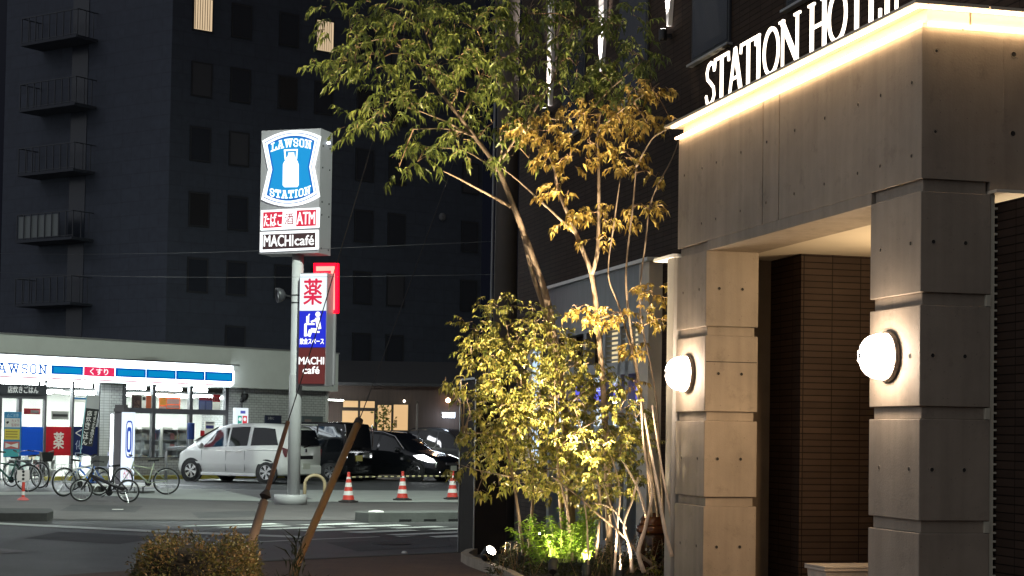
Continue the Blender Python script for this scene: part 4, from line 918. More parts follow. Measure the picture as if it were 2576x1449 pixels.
def bar(b, r, u0, v0, u1, v1, w, o=oC + .002, e=0):
    p = Vector((r[0] + (r[1] - r[0]) * u0, r[2] + (r[3] - r[2]) * v0)); q = Vector((r[0] + (r[1] - r[0]) * u1, r[2] + (r[3] - r[2]) * v1)); d = (q - p).normalized(); nn = Vector((-d.y, d.x)) * w
    b.prism(SGN, [tuple(p + nn), tuple(p - nn), tuple(q - nn), tuple(q + nn)], o, o + .004 + e)
b = MB(); c = SGN.pt(r2[0] + (r2[1] - r2[0]) * .72, r2[2] + (r2[3] - r2[2]) * .91, oC + .002); b.lathe(c, SGN.n, [(.062, 0), (.062, .004)], 18)
for k, a_ in enumerate([(.70, .82, .78, .50, .055), (.72, .46, .46, .47, .05), (.46, .48, .38, .30, .045), (.68, .76, .46, .70, .022), (.22, .64, .60, .64, .02), (.25, .64, .25, .30, .03), (.62, .42, .80, .42, .02), (.33, .68, .33, .86, .035), (.33, .84, .40, .92, .012)]): bar(b, r2, *a_, e=.0003 * k)
b.build('seated_figure_symbol', INKW, a2)
text(SGN, inr(r3, .02, .99, .54, .74), 'MACHI', oC + .001, .004, 'lettering', INKW, a3, .035); text(SGN, inr(r3, .18, .82, .28, .48), 'café', oC + .001, .004, 'lettering', INKW, a3, .035)
# red neon corner arrow behind the cabinet
def F3(pts): return [gq(664.5 + x / 3.908, 626.2 + y / 3.908, -.10) for x, y in pts]
b = MB(); b.prism(SGN, F3([(486, 140), (726, 140), (726, 632), (618, 632), (618, 246), (486, 246)]), -.16, -.10); ar = b.build('neon_arrow', glow('neon_red', (1.0, .0, .010), 3.0), sign)
b = MB(); b.prism(SGN, F3([(512, 172), (694, 170), (694, 600), (658, 600), (658, 214), (512, 218)]), -.0995, -.09); b.build('neon_core', glow('neon_core', (1.0, .36, .28), 1.6), ar)
b = MB(); b.fbox(SGN, F3([(640, 600)])[0][0], F3([(700, 600)])[0][0], F3([(600, 1335)])[0][1], F3([(600, 630)])[0][1], -.11, -.17); b.build('arrow_board', M_cab, ar)
# horn loudspeaker / lamp on the pole
q_, z_ = gq(712, 742)
t = empty('pole_floodlight', SGN.pt(q_, z_, .1), 'round floodlight fixed to the left side of the sign pole', 'lamp')
b = MB(); c = SGN.pt(gq(712, 742, .1)[0], z_, .1); ax_ = (SGN.e * -.75 + SGN.n * .6 + Vector((0, 0, -.15))).normalized()
b.lathe(c + ax_ * -.05, ax_, [(.05, 0), (.12, .03), (.17, .12), (.18, .2), (.16, .2), (.13, .14)], 20); b.build('lamp_shell', mat('lamp_shell', (.03, .03, .035), .4), t, smooth=True)
b = MB(); b.lathe(c + ax_ * .08, ax_, [(.135, 0), (.12, .03), (.01, .05)], 18); b.build('lens', mat('lens_grey', (.5, .52, .56), .1), t, smooth=True)
b = MB(); b.tube([c, SGN.pt(cx, z_ - .08, 0)], .02, 6); b.build('bracket', M_dark, t)

# ------------------------------------------------------------------ traffic cones with bars, hoop, delineator
M_cone = mat('cone_red', (.55, .045, .03), .55, noise=.1, scale=8); M_conew = mat('cone_white', (.70, .68, .66), .5, noise=.08, scale=8); M_coneb = mat('cone_base', (.03, .025, .025), .8)
def cone(px, py, label, lean=0):
    p = G(px, py); t = empty('traffic_cone', p, label, 'traffic cone', 'striped traffic cones along the lot edge', R(random.uniform(0, 80)))
    def rad(z): return .148 - (.148 - .035) * (z - .03) / .64
    def part(nm, zs, m):
        b = MB()
        for z0, z1 in zs: b.lathe((lean * z0, 0, 0), (0, 0, 1), [(rad(z0), z0), (rad(z1), z1)], 22, 0, True)
        return b.build(nm, m, t, local=True, smooth=False)
    part('body', [(.03, .17), (.27, .37), (.47, .56), (.61, .69)], M_cone); part('white_band', [(.17, .27), (.37, .47), (.56, .61)], M_conew)
    b = MB(); b.slab([(-.19, -.15), (-.15, -.19), (.15, -.19), (.19, -.15), (.19, .15), (.15, .19), (-.15, .19), (-.19, .15)], 0, .032); b.lathe((0, 0, 0), (0, 0, 1), [(.2, .033), (.16, .05), (.15, .06)], 20); b.build('base', M_coneb, t, local=True)
    b = MB(); b.lathe((0, 0, 0), (0, 0, 1), [(.036, .69), (.04, .70), (.036, .72), (.015, .73)], 14); b.build('tip', M_cone, t, local=True)
    return p
c1 = cone(876, 1263, 'red and white striped cone nearest the tan hoop'); c2 = cone(1012, 1258, 'middle striped cone with a black topped bar holder'); c3 = cone(1138, 1256, 'striped cone half hidden by the dark pylon')
def cbar(a, c, label):
    t = empty('cone_bar', (a + c) / 2, label, 'barrier bar', 'striped bars between the cones'); a = a + Vector((0, 0, .60)); c = c + Vector((0, 0, .60)); d = c - a; n = 17
    for k in range(n):
        b = MB(); b.tube([a + d * (k / n), a + d * ((k + 1) / n - .001)], .019, 8); b.build('bar_segment', mat('bar_yellow', (.62, .55, .30), .5) if k % 2 else M_coneb, t)
cbar(c1, c2, 'striped bar hung between the left and middle cones'); cbar(c2, c3, 'striped bar hung between the middle and right cones')
b = MB(); pa, pb_ = G(766, 1262), G(816, 1262); zt_ = .62; pts = []
for k in range(15):
    a_ = math.pi * k / 14; pts.append((pa + pb_) / 2 - (pb_ - pa) / 2 * math.cos(a_) + Vector((0, 0, zt_ - .21 + .23 * math.sin(a_))))
b.tube([pa] + pts + [pb_], .042, 10); o_ = b.build('hoop_barrier', mat('hoop_tan', (.42, .33, .20), .5, noise=.1, scale=6), smooth=True); tag(o_, 'tan tubular hoop barrier right of the sign pole base', 'barrier')
p = G(58, 1258); t = empty('delineator_post', p, 'red and white delineator post with a small square notice on it', 'post')
b = MB(); b.lathe(p, (0, 0, 1), [(.035, .05), (.035, .16), (.035, .30), (.035, .62)], 12); b.build('post', M_cone, t)
b = MB(); b.lathe(p, (0, 0, 1), [(.037, .12), (.037, .2)], 12); b.lathe(p, (0, 0, 1), [(.037, .42), (.037, .5)], 12); b.build('white_band', M_conew, t)
b = MB(); b.lathe(p, (0, 0, 1), [(.14, 0), (.12, .03), (.05, .07)], 16); b.build('base', mat('base_pink', (.5, .12, .12), .6), t)
DF = Frame((p.x, p.y, 0), (1, .1)); b = MB(); b.fbox(DF, -.14, .14, .45, .70, .04, .05); b.build('notice', mat('notice_white', (.55, .50, .50), .6), t)
b = MB()
for z in (.66, .58, .49): b.lathe(DF.pt(0, z, .0505), DF.n, [(.032, 0), (.03, .003)], 10)
b.build('marks', M_black, t)

# ------------------------------------------------------------------ lit rotating stand sign by the bicycles, notice stand, banner flag
c = G(296, 1238); t = empty('lit_stand_sign', c, 'lit stand sign with blue milk can mark and white edge tubes among the bicycles', 'sign'); SF = Frame((c.x, c.y, 0), (.98, -.2)); LFc = SF
def lx(x, o=0.0): return SF.px(x, 1150, o)[0]
def lz(y, x=320, o=0.0): return SF.px(x, y, o)[1]
b = MB(); b.fbox(SF, lx(284), lx(305), .06, lz(1018), -.05, -.35); b.fbox(SF, lx(284), lx(309), lz(1036), lz(1027), .0, -.36); b.build('core', mat('sign_core', (.10, .09, .10), .5), t)
b = MB(); b.fbox(SF, lx(308), lx(336), .2, lz(1037), .10, -.05); sgl = b.build('lit_panel', glow('stand_white', (.74, .86, 1.0), 1.25), t)
b = MB()
for xx in (277.5, 305.5): b.fbox(SF, lx(xx) - .025, lx(xx) + .025, .25, lz(1042), -.02, -.1)
b.build('edge_tube', glow('stand_tube', (.85, .90, 1.0), 3.0), t)
def oval(u0, u1, v0, v1, n=18, e=.5): return [((u0 + u1) / 2 + (u1 - u0) / 2 * math.copysign(abs(math.cos(6.2832 * i / n)) ** e, math.cos(6.2832 * i / n)), (v0 + v1) / 2 + (v1 - v0) / 2 * math.copysign(abs(math.sin(6.2832 * i / n)) ** e, math.sin(6.2832 * i / n))) for i in range(n)]
b = MB(); b.prism(SF, oval(lx(315, .1), lx(333, .1), lz(1152, o=.1), lz(1058, o=.1)), .1005, .103, 0); b.prism(SF, oval(lx(317, .1), lx(331, .1), lz(1148, o=.1), lz(1062, o=.1)), .1035, .106, 1); b.prism(SF, oval(lx(318, .1), lx(330, .1), lz(1138, o=.1), lz(1074, o=.1)), .1065, .109, 0); b.prism(SF, oval(lx(321.5, .1), lx(326.5, .1), lz(1131, o=.1), lz(1084, o=.1)), .1095, .112, 1)
b.build('can_mark', [glow('stand_blue', (.01, .07, .5), .9), glow('stand_ink', (.8, .9, 1.0), 1.2)], sgl)
text(SF, (lx(311, .1), lx(332, .1), lz(1206, o=.1), lz(1176, o=.1)), 'みかけ', .1, .005, 'lettering', glow('stand_red', (.7, .05, .06), .9), sgl)
b = MB(); b.fbox(SF, lx(222), lx(377), .16, .2, .35, -.55); b.build('base_board', M_white, t)
b = MB(); b.fbox(SF, lx(238), lx(262), 0, .16, .3, -.5); b.fbox(SF, lx(335), lx(372), 0, .03, .4, -.5)
for xx in (226, 351, 372): b.fbox(SF, lx(xx) - .012, lx(xx) + .012, 0, .16, .28, .25)
b.build('base_block', mat('block_dark', (.06, .06, .058), .8), t)
# notice stand on the left
c = G(28, 1222); t = empty('notice_stand', c, 'tall notice board with blue head, camera panel and yellow panel at the left edge', 'sign'); NF = Frame((c.x, c.y, 0), (1, .25))
def nx(x): return NF.px(x, 1100)[0]
def nz(y): return NF.px(28, y)[1]
b = MB(); b.fbox(NF, nx(9), nx(53), nz(1150), nz(1036), 0, -.05); nb = b.build('board', mat('board_blue', (.02, .20, .42), .5), t)
b = MB(); b.fbox(NF, nx(14), nx(17), 0, nz(1150), 0, -.05); b.fbox(NF, nx(45), nx(48), 0, nz(1150), 0, -.05); b.build('leg', M_alu, t)
for nm, y0, y1, c_ in (('camera_panel', 1052, 1075, (.60, .60, .58)), ('yellow_panel', 1079, 1106, (.62, .50, .06)), ('red_panel', 1111, 1129, (.45, .10, .09)), ('teal_panel', 1131, 1148, (.05, .35, .38))):
    b = MB(); b.fbox(NF, nx(11), nx(49.5), nz(y1), nz(y0), .001, .006); pn = b.build(nm, mat(nm, c_, .55), nb)
    if nm == 'camera_panel':
        b = MB(); b.prism(NF, [(nx(14), nz(1062)), (nx(20), nz(1059)), (nx(22), nz(1063)), (nx(17), nz(1067))], .0065, .009); b.build('camera_symbol', M_black, pn)
        text(NF, (nx(28), nx(47), nz(1062.5), nz(1055)), 'カメラ', .006, .002, 'lettering', mat('ink_maroon', (.3, .05, .09), .6), pn); text(NF, (nx(28), nx(47), nz(1073), nz(1065)), '監視中', .006, .002, 'lettering', mat('ink_maroon', (.3, .05, .09), .6), pn)
    if nm == 'yellow_panel':
        b = MB()
        for y in (1085, 1091, 1098): b.fbox(NF, nx(14), nx(44), nz(y + 2.2), nz(y), .0065, .008)
        b.build('text_line', mat('ink_brown', (.2, .14, .02), .6), pn)
    if nm == 'red_panel':
        b = MB(); b.prism(NF, [(nx(14), nz(1114)), (nx(28), nz(1119)), (nx(46), nz(1114)), (nx(46), nz(1127)), (nx(28), nz(1122)), (nx(14), nz(1127))], .0065, .008); b.build('bow_mark', M_conew, pn)
text(NF, (nx(16), nx(46), nz(1049), nz(1040)), '△ご注意', 0, .004, 'lettering', mat('ink_pale', (.45, .65, .75), .6), nb)
# tall banner flag
c = G(196, 1226); t = empty('banner_flag', c, 'leaning black banner flag with white vertical lettering on a pale blue pole', 'flag'); BFm = Frame((c.x, c.y, 0), (1, .1))
def bq(x, y): return BFm.px(x, y)
b = MB(); p0_, p1_ = bq(194, 1215), bq(219, 988); b.tube([BFm.pt(p0_[0], 0, 0), BFm.pt(p0_[0], p0_[1], 0), BFm.pt(p1_[0], p1_[1], 0)], .014, 8); b.build('pole', mat('pole_blue', (.25, .52, .60), .4), t)
b = MB(); e0, e1 = bq(219, 992), bq(244, 995); b.tube([BFm.pt(*e0, .01), BFm.pt(*e1, .01)], .008, 6); b.build('top_rod', M_white, t)
top = [bq(219, 993), bq(251, 996), bq(249, 1030), bq(214, 1026)]; low_ = [bq(214, 1026), bq(249, 1030), bq(232, 1124), bq(200, 1119)]
M_flag = mat('flag_black', (.022, .024, .024), .8); M_flagw = mat('flag_white', (.42, .42, .43), .8)
b = MB(); b.prism(BFm, top, -.004, .004); b.build('cloth_head', M_flagw, t)
b = MB(); b.prism(BFm, low_, -.004, .004); fl = b.build('cloth', M_flag, t)
for k, ch in enumerate('店炊きごはん'):
    u = k / 6; xa_ = 217.5 - u * 15; y0 = 1033 + u * 88
    (qa, zb_), (qb, za_) = bq(xa_ + (2 if k else 2), y0), bq(xa_ + 14, y0 + 13); text(BFm, (qa, qb, za_, zb_), ch, .004, .002, 'lettering', M_conew, fl, .03)
for k, ch in enumerate('店で炊くから毎日うまい'):
    u = k / 11; xa_ = 238 - u * 15; y0 = 1034 + u * 84
    (qa, zb_), (qb, za_) = bq(xa_, y0), bq(xa_ + 6.5, y0 + 6.5); text(BFm, (qa, qb, za_, zb_), ch, .004, .002, 'lettering', M_conew, fl, .03)
b = MB(); b.lathe(c, (0, 0, 1), [(.18, 0), (.18, .1), (.05, .16)], 14); b.build('base', mat('flag_base', (.3, .33, .32), .6), t)

# ------------------------------------------------------------------ guy wires, utility pole, overhead wires
def guard(name, foot, top, r, m, label, wire_to):
    t = empty(name, foot, label, 'guy wire'); d = (top - foot)
    return t, d
f1 = at(612, 1449, 16.2); f1.z = 0; tp1 = at(738, 1020, 18.0)
far1 = at(840, 640, 19.5)
t = empty('guy_wire', f1, 'rusty brown guy wire with a thick sleeve, left of the sign pole', 'guy wire', 'guy wires at the roadside')
M_rust = mat('rust_brown', (.12, .065, .04), .7, noise=.3, scale=6); M_tan = mat('guard_tan', (.22, .125, .05), .55, noise=.15, scale=5)
w0, w1, w2, w3 = at(608, 1446, 16.3), at(668, 1255, 17.0), at(724, 1062, 17.8), at(755, 965, 18.2)
b = MB(); b.tube([Vector((w0.x, w0.y, 0)), w0, at(664, 1262, 17.0)], [.05, .05, .042], 12); b.build('sleeve', mat('sleeve_brown', (.12, .085, .065), .6, noise=.2, scale=4), t, smooth=True)
b = MB(); b.tube([at(660, 1270, 17.0), at(667, 1248, 17.0), at(671, 1236, 17.05)], [.05, .058, .03], 12); b.build('clamp', M_coneb, t)
b = MB(); b.tube([at(669, 1245, 17.05), w2], [.024, .022], 10); b.build('guard_rod', M_rust, t, smooth=True)
top_far = at(1000, 200, 24); b = MB(); b.tube([w2, at(793, 846, 18.9), at(828, 728, 19.6), at(960, 280, 23), at(1120, -260, 27)], .006, 6); b.build('wire', M_dark, t)
t = empty('guy_wire', G(742, 1432), 'tan guy wire guard leaning right before the black van, its foot in weeds', 'guy wire', 'guy wires at the roadside')
b = MB(); b.tube([at(737, 1449, 19.4), at(742, 1428, 19.5), at(900, 1066, 21.2)], [.046, .046, .043], 14); b.build('guard_tube', M_tan, t, smooth=True)
b = MB(); b.tube([at(899, 1069, 21.2), at(904, 1056, 21.25)], [.058, .05], 14); b.build('end_cap', M_coneb, t)
b = MB(); b.tube([at(904, 1056, 21.25), at(935, 975, 21.6), at(1000, 800, 22.6), at(1130, 440, 25), at(1262, 60, 27.6)], .006, 6); b.build('wire', M_dark, t)
up = at(1262, 1330, 28.5); t = empty('utility_pole', (up.x, up.y, 0), 'thick concrete utility pole rising behind the tree crown and dark pylon', 'utility pole')
b = MB(); b.lathe((up.x, up.y, 0), (0, 0, 1), [(.21, 0), (.17, 9), (.15, 14)], 20); b.build('pole', mat('pole_concrete', (.10, .085, .072), .8, noise=.1, scale=3), t, smooth=True)
b = MB(); b.tube([(up.x - .24, up.y - .12, .2), (up.x - .2, up.y - .12, 12)], .018, 6); b.build('conduit', M_grey, t)
b = MB(); b.box(up.x - .7, up.x + .7, up.y - .06, up.y + .06, 12.6, 12.72); b.build('cross_arm', M_grey, t)
sl = empty('street_lamp', (up.x - 1.1, up.y + .5, 12.0), 'street lamp on an arm of the utility pole above the frame', 'lamp')
b = MB(); b.tube([(up.x, up.y, 11.7), (up.x - .5, up.y + .25, 12.02), (up.x - .95, up.y + .45, 12.08)], .03, 8); b.build('arm', M_grey, sl)
b = MB(); b.box(up.x - 1.4, up.x - .9, up.y + .38, up.y + .62, 12.04, 12.14); b.build('lamp_head', M_grey, sl)
b = MB(); b.box(up.x - 1.36, up.x - .96, up.y + .42, up.y + .58, 12.032, 12.039); b.build('lens', glow('street_lens', (.86, 1.0, .88), 20), sl)
lamp('SPOT', (up.x - 1.16, up.y + .5, 12.0), 11500, (.86, 1.0, .87), .12, (up.x - 7, up.y + 16, 0), R(96), .8, name='street_lamp_beam')
for i, (y0, y1, y2) in enumerate(((622, 606, 601), (668, 690, 690))):
    b = MB(); A_, B_ = at(-60, y0 + 14, 62), at(1262, y1, 28.5); pts = []
    for k in range(13):
        u = k / 12; p = A_ * (1 - u) + B_ * u; p.z -= .12 * 4 * u * (1 - u); pts.append(p)
    b.tube(pts, .004, 4); o_ = b.build('overhead_wire', mat('wire_pale', (.018, .018, .02), .5)); tag(o_, ('thin pale overhead wire crossing behind the cabinet of the pole sign', 'fainter lower overhead wire crossing behind the pole sign')[i], 'wire', 'overhead wires')

for nm, x, y, lab in (('paper_scrap', 295, 1282, 'flat pale scrap of paper lying on the pavement before the bicycles'), ('kerb_reflector', 1017, 1395, 'small white reflector stud on the kerb at the near road edge')):
    p = G(x, y); b = MB()
    if nm == 'paper_scrap': b.slab([(p.x - .10, p.y - .05), (p.x + .09, p.y - .07), (p.x + .12, p.y + .06), (p.x - .04, p.y + .09)], .0, .012)
    else: b.lathe((p.x, p.y, .02), (0, 0, 1), [(.045, 0), (.035, .02), (.015, .03)], 12)
    tag(b.build(nm, M_white), lab, nm.split('_')[1])
# ------------------------------------------------------------------ cars
def car_paint(name, c, rough=.18):
    m = bpy.data.materials.new(name); m.use_nodes = True; b = m.node_tree.nodes['Principled BSDF']; b.inputs['Base Color'].default_value = (*c, 1); b.inputs['Roughness'].default_value = rough
    b.inputs['Coat Weight'].default_value = .25; b.inputs['Coat Roughness'].default_value = .05; return m
def lerp(a, b, t): return a + (b - a) * t
class CarShape:
    """body as a loft: stations along x (front is +x) with bottom, belt and roof heights and half widths"""
    def __init__(s, st): s.st = sorted(st)
    def sec(s, x):
        st = s.st; x = min(max(x, st[0][0]), st[-1][0])
        for a, b in zip(st[:-1], st[1:]):
            if a[0] <= x <= b[0]:
                t = (x - a[0]) / max(1e-6, b[0] - a[0]); return [lerp(p, q, t) for p, q in zip(a[1:], b[1:])]
    def ring(s, x):
        zb, zl, zr, wb, wl, wr = s.sec(x); h = zr - zl
        half = [(0, zb), (wb * .82, zb), (wb * .97, zb + .05), (wb + (wl - wb) * .5 + .015, zb + (zl - zb) * .45), (wl, zl - .08), (wl * .99, zl), (lerp(wl, wr, .55), zl + h * .5), (wr, zl + h * .88), (wr * .86, zr - .012), (0, zr)]
        return [Vector((x, y, z)) for y, z in half] + [Vector((x, -y, z)) for y, z in half[-2:0:-1]]
    def side(s, x, v, sg, off):                     # point on the glass zone, v 0 belt .. 1 roof
        zb, zl, zr, wb, wl, wr = s.sec(x); z = zl + (zr - zl) * v
        y = lerp(wl * .99, lerp(wl, wr, .55), v / .5) if v < .5 else lerp(lerp(wl, wr, .55), wr, (v - .5) / .38)
        return Vector((x, sg * (y + off), z))
def make_car(name, label, pos, yaw, st, wheels, wr_, paint, glassm, wins, scale=1.0, lights=(), extra=None, wscreen=None, rscreen=None):
    t = empty(name, pos, label, 'car', None, yaw); t.scale = (scale,) * 3
    S = CarShape(st); xs = [a[0] for a in S.st]; X = []
    for a, b2 in zip(xs[:-1], xs[1:]):
        n = max(1, int((b2 - a) / .12)); X += [a + (b2 - a) * i / n for i in range(n)]
    X.append(xs[-1]); b = MB(); k = len(S.ring(X[0])); vs = []
    for x in X: vs += S.ring(x)
    fs = [(i * k + j, i * k + (j + 1) % k, (i + 1) * k + (j + 1) % k, (i + 1) * k + j) for i in range(len(X) - 1) for j in range(k)] + [list(range(k))[::-1], list(range((len(X) - 1) * k, len(X) * k))]
    b.add(vs, fs); body = b.build('body', paint, t, local=True, smooth=True)
    for x0, x1, v0, v1, sl0, sl1 in wins:
        for sg in (1, -1):
            b = MB(); n = 8; vs = []
            for i in range(n + 1):
                u = i / n; 
                for j in range(5):
                    v = v0 + (v1 - v0) * j / 4; vs.append(S.side(lerp(x0 + sl0 * (v - v0), x1 + sl1 * (v - v0), u), v, sg, .006))
            b.add(vs, [(i * 5 + j, i * 5 + j + 1, (i + 1) * 5 + j + 1, (i + 1) * 5 + j) for i in range(n) for j in range(4)]); b.build('window', glassm, t, local=True, smooth=True)
    for scr, nm in ((wscreen, 'windscreen'), (rscreen, 'rear_window')):
        if not scr: continue
        b = MB(); n = 8; vs = []
        (xa, za, wa), (xb, zb_, wb_) = scr
        for i in range(n + 1):
            y = -1 + 2 * i / n; bow = (1 - y * y) * .05 * (1 if nm == 'windscreen' else -1)
            vs += [(xa + bow, y * wa, za), (xb + bow * .6, y * wb_, zb_)]
        b.add(vs, [(2 * i, 2 * i + 2, 2 * i + 3, 2 * i + 1) for i in range(n)]); b.build(nm, glassm, t, local=True, smooth=True)
    for x in wheels:
        for sg in (1, -1):
            w_ = S.sec(x)[4]; c = Vector((x, sg * (w_ - .12), wr_)); ax = Vector((0, sg, 0))
            b = MB(); b.lathe(c + ax * .075, ax, [(wr_ + .055, 0), (wr_ + .055, .058)], 26); b.build('wheel_arch', M_black, t, local=True)
            b = MB(); b.lathe((0, 0, 0), ax, [(wr_ * .62, .145), (wr_ * .9, .15), (wr_ * .99, .12), (wr_, .05), (wr_ * .95, -.06)], 28); wh = b.build('wheel', M_rubber, t, local=True, smooth=True); wh.location = c
            b = MB(); b.ring(ax * .15, ax, wr_ * .63, .012, 28, 6); b.lathe(ax * .13, ax, [(.05, 0), (.05, .03)], 12)
            u, v = Vector((1, 0, 0)), Vector((0, 0, 1))
            for kk in range(6):
                an = kk * math.pi / 3 + .3; d = u * math.cos(an) + v * math.sin(an); e = u * -math.sin(an) + v * math.cos(an)
                b.add([ax * .155 + d * .04 + e * .02, ax * .155 + d * .04 - e * .02, ax * .155 + d * wr_ * .62 - e * .055, ax * .155 + d * wr_ * .62 + e * .055], [(0, 1, 2, 3)])
            b.build('rim', M_chrome, wh, local=True)
            b = MB(); b.lathe(ax * .12, ax, [(wr_ * .6, 0), (wr_ * .6, .01)], 20); b.build('brake_disc', M_black, wh, local=True)
    if extra: extra(t, S)
    return t
def cbox(t, nm, x0, x1, y0, y1, z0, z1, m, bev=.01):
    b = MB(); b.box(x0, x1, y0, y1, z0, z1); o = b.build(nm, m, t, local=True)
    if bev: bv = o.modifiers.new('bevel', 'BEVEL'); bv.width = bev; bv.segments = 2
    return o
M_tail = glow('tail_red', (.30, .006, .012), .12); M_plate = mat('plate_white', (.55, .56, .5), .5); M_platey = mat('plate_yellow', (.5, .42, .1), .5)
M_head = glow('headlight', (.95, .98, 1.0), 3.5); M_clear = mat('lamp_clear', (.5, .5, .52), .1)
# minivan stations: x, z bottom, z belt, z roof, half width bottom, belt, roof
VAN = [(-2.06, .34, 1.06, 1.34, .74, .74, .50), (-1.99, .26, 1.07, 1.52, .81, .81, .58), (-1.78, .22, 1.06, 1.635, .845, .845, .64), (-1.1, .20, 1.04, 1.70, .85, .85, .66), (-.4, .20, 1.01, 1.715, .85, .85, .665), (.2, .20, .985, 1.68, .85, .85, .655), (.6, .20, .97, 1.585, .85, .85, .63), (1.0, .20, .96, 1.41, .85, .85, .60), (1.4, .20, .95, 1.19, .85, .85, .57), (1.62, .21, .92, 1.05, .84, .82, .56), (1.86, .24, .80, .91, .79, .76, .5), (2.02, .32, .64, .72, .64, .60, .42)]
CS = 1.13
YAW = math.atan2(.475, -.88)
rw = G(672, 1216.5); fwd = Vector((-.88, .475, 0)); lat = Vector((.475, .88, 0))
pos = rw + fwd * 1.32 * CS + lat * .80 * CS; pos.z = 0
def white_extra(t, S):
    for sg in (1, -1):
        b = MB(); b.prism(Frame((0, 0, 0), (1, 0), (0, sg)), [(-2.03, .98), (-1.84, 1.04), (-1.88, .88), (-1.95, .76), (-2.0, .76)], .822, .852); b.build('tail_lamp', M_tail, t, local=True)
        b = MB(); b.lathe((.95, sg * .95, 1.03), (1, 0, 0), [(.04, -.06), (.085, -.04), (.08, .04), (.03, .1)], 12); b.build('wing_mirror', paintW, t, local=True, smooth=True)
        for x in (.02, -.35): cbox(t, 'door_handle', x - .09, x + .09, min(sg * .855, sg * .875), max(sg * .855, sg * .875), .87, .90, M_white)
        b = MB(); b.fbox(Frame((0, 0, 0), (1, 0), (0, sg)), -1.75, -.62, .93, .945, .84, .858); b.build('slide_rail', M_grey, t, local=True)
        for x in (-.55, .12, 1.0): b = MB(); b.fbox(Frame((0, 0, 0), (1, 0), (0, sg)), x - .004, x + .004, .32, .92, .846, .862); b.build('door_gap', M_grey, t, local=True)
        cbox(t, 'side_skirt', -.95, 1.0, min(sg * .84, sg * .875), max(sg * .84, sg * .875), .19, .28, paintW, .02)
    cbox(t, 'rear_bumper', -2.10, -1.95, -.76, .76, .26, .52, paintW, .04); cbox(t, 'plate', -2.112, -2.10, -.17, .17, .42, .58, M_plate, 0)
    cbox(t, 'handle_recess', -2.075, -2.03, -.36, .36, .70, .80, M_black); cbox(t, 'badge', -2.085, -2.05, -.05, .05, .90, .99, M_chrome)
    b = MB(); b.tube([(-2.07, .1, 1.03), (-2.085, -.2, 1.10)], .012, 6); b.build('rear_wiper', M_black, t, local=True)
    b = MB(); b.prism(Frame((-1.6, 0, 0), (1, 0)), [(-.1, 1.69), (.1, 1.70), (0, 1.78)], -.02, .02); b.build('roof_fin', paintW, t, local=True)
    cbox(t, 'spoiler', -2.06, -1.75, -.6, .6, 1.665, 1.70, paintW, .012)
paintW = car_paint('white_paint_car', (.82, .83, .81), .25)
whitevan = make_car('white_minivan', 'white minivan with alloy wheels parked nose in towards the store', pos, YAW, VAN, (1.36, -1.32), .315, paintW, M_darkglass,
    [(.12, 1.02, .06, .82, -.02, -.56), (-.62, .04, .06, .84, 0, 0), (-1.70, -.74, .06, .82, .30, 0)], CS, extra=white_extra, wscreen=((1.47, 1.155, .66), (.66, 1.575, .58)), rscreen=((-2.085, 1.09, .68), (-2.005, 1.53, .54)))
BOX = [(-1.72, .34, 1.0, 1.55, .72, .72, .60), (-1.68, .24, 1.0, 1.74, .74, .74, .66), (-1.3, .2, 1.0, 1.79, .745, .745, .67), (.4, .2, .98, 1.79, .745, .745, .67), (.85, .2, .97, 1.70, .745, .745, .65), (1.15, .2, .97, 1.25, .74, .74, .6), (1.35, .21, .95, 1.03, .74, .73, .58), (1.62, .26, .85, .9, .70, .68, .5), (1.70, .36, .7, .75, .62, .6, .45)]
paintB = car_paint('black_paint_car', (.006, .007, .009), .12)
rw2 = G(833, 1211.5); pos2 = rw2 + fwd * 1.22 * CS + lat * .70 * CS; pos2.z = 0
def black_extra(t, S):
    for sg in (1, -1):
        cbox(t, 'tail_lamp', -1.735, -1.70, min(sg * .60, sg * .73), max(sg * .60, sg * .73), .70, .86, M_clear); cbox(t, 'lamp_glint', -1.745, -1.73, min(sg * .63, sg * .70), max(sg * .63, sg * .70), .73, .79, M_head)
        b = MB(); b.tube([(-1.70, sg * .735, 1.72), (-1.745, sg * .73, 1.5), (-1.75, sg * .72, 1.0)], .022, 6); b.build('corner_trim', M_chrome, t, local=True)
    cbox(t, 'chrome_garnish', -1.745, -1.70, -.6, .6, .86, .93, M_chrome); cbox(t, 'plate', -1.755, -1.735, -.17, .17, .62, .79, M_platey, 0); cbox(t, 'rear_bumper', -1.78, -1.62, -.70, .70, .24, .5, paintB, .04)
make_car('black_box_van', 'tall black box shaped van with yellow plate beside the white minivan', pos2, YAW, BOX, (1.24, -1.22), .29, paintB, M_darkglass,
    [(.1, .85, .06, .82, 0, -.3), (-.65, .02, .06, .82, 0, 0), (-1.55, -.72, .06, .82, .05, 0)], CS, extra=black_extra, wscreen=((1.17, 1.0, .68), (.72, 1.72, .6)), rscreen=((-1.755, 1.02, .64), (-1.715, 1.66, .58)))
WAG = [(-2.2, .36, .86, 1.1, .74, .74, .5), (-2.1, .26, .9, 1.36, .82, .82, .6), (-1.6, .2, .92, 1.50, .86, .86, .62), (-.4, .19, .9, 1.56, .87, .87, .63), (.25, .19, .88, 1.50, .87, .87, .62), (.75, .19, .87, 1.24, .87, .87, .58), (1.15, .19, .86, .98, .87, .86, .56), (1.6, .2, .80, .88, .86, .82, .55), (2.05, .22, .70, .76, .80, .72, .5), (2.25, .32, .56, .60, .62, .56, .4)]
nf = G(1078, 1212); pos3 = nf + fwd * 1.75 * CS + lat * .62 * CS; pos3.z = 0
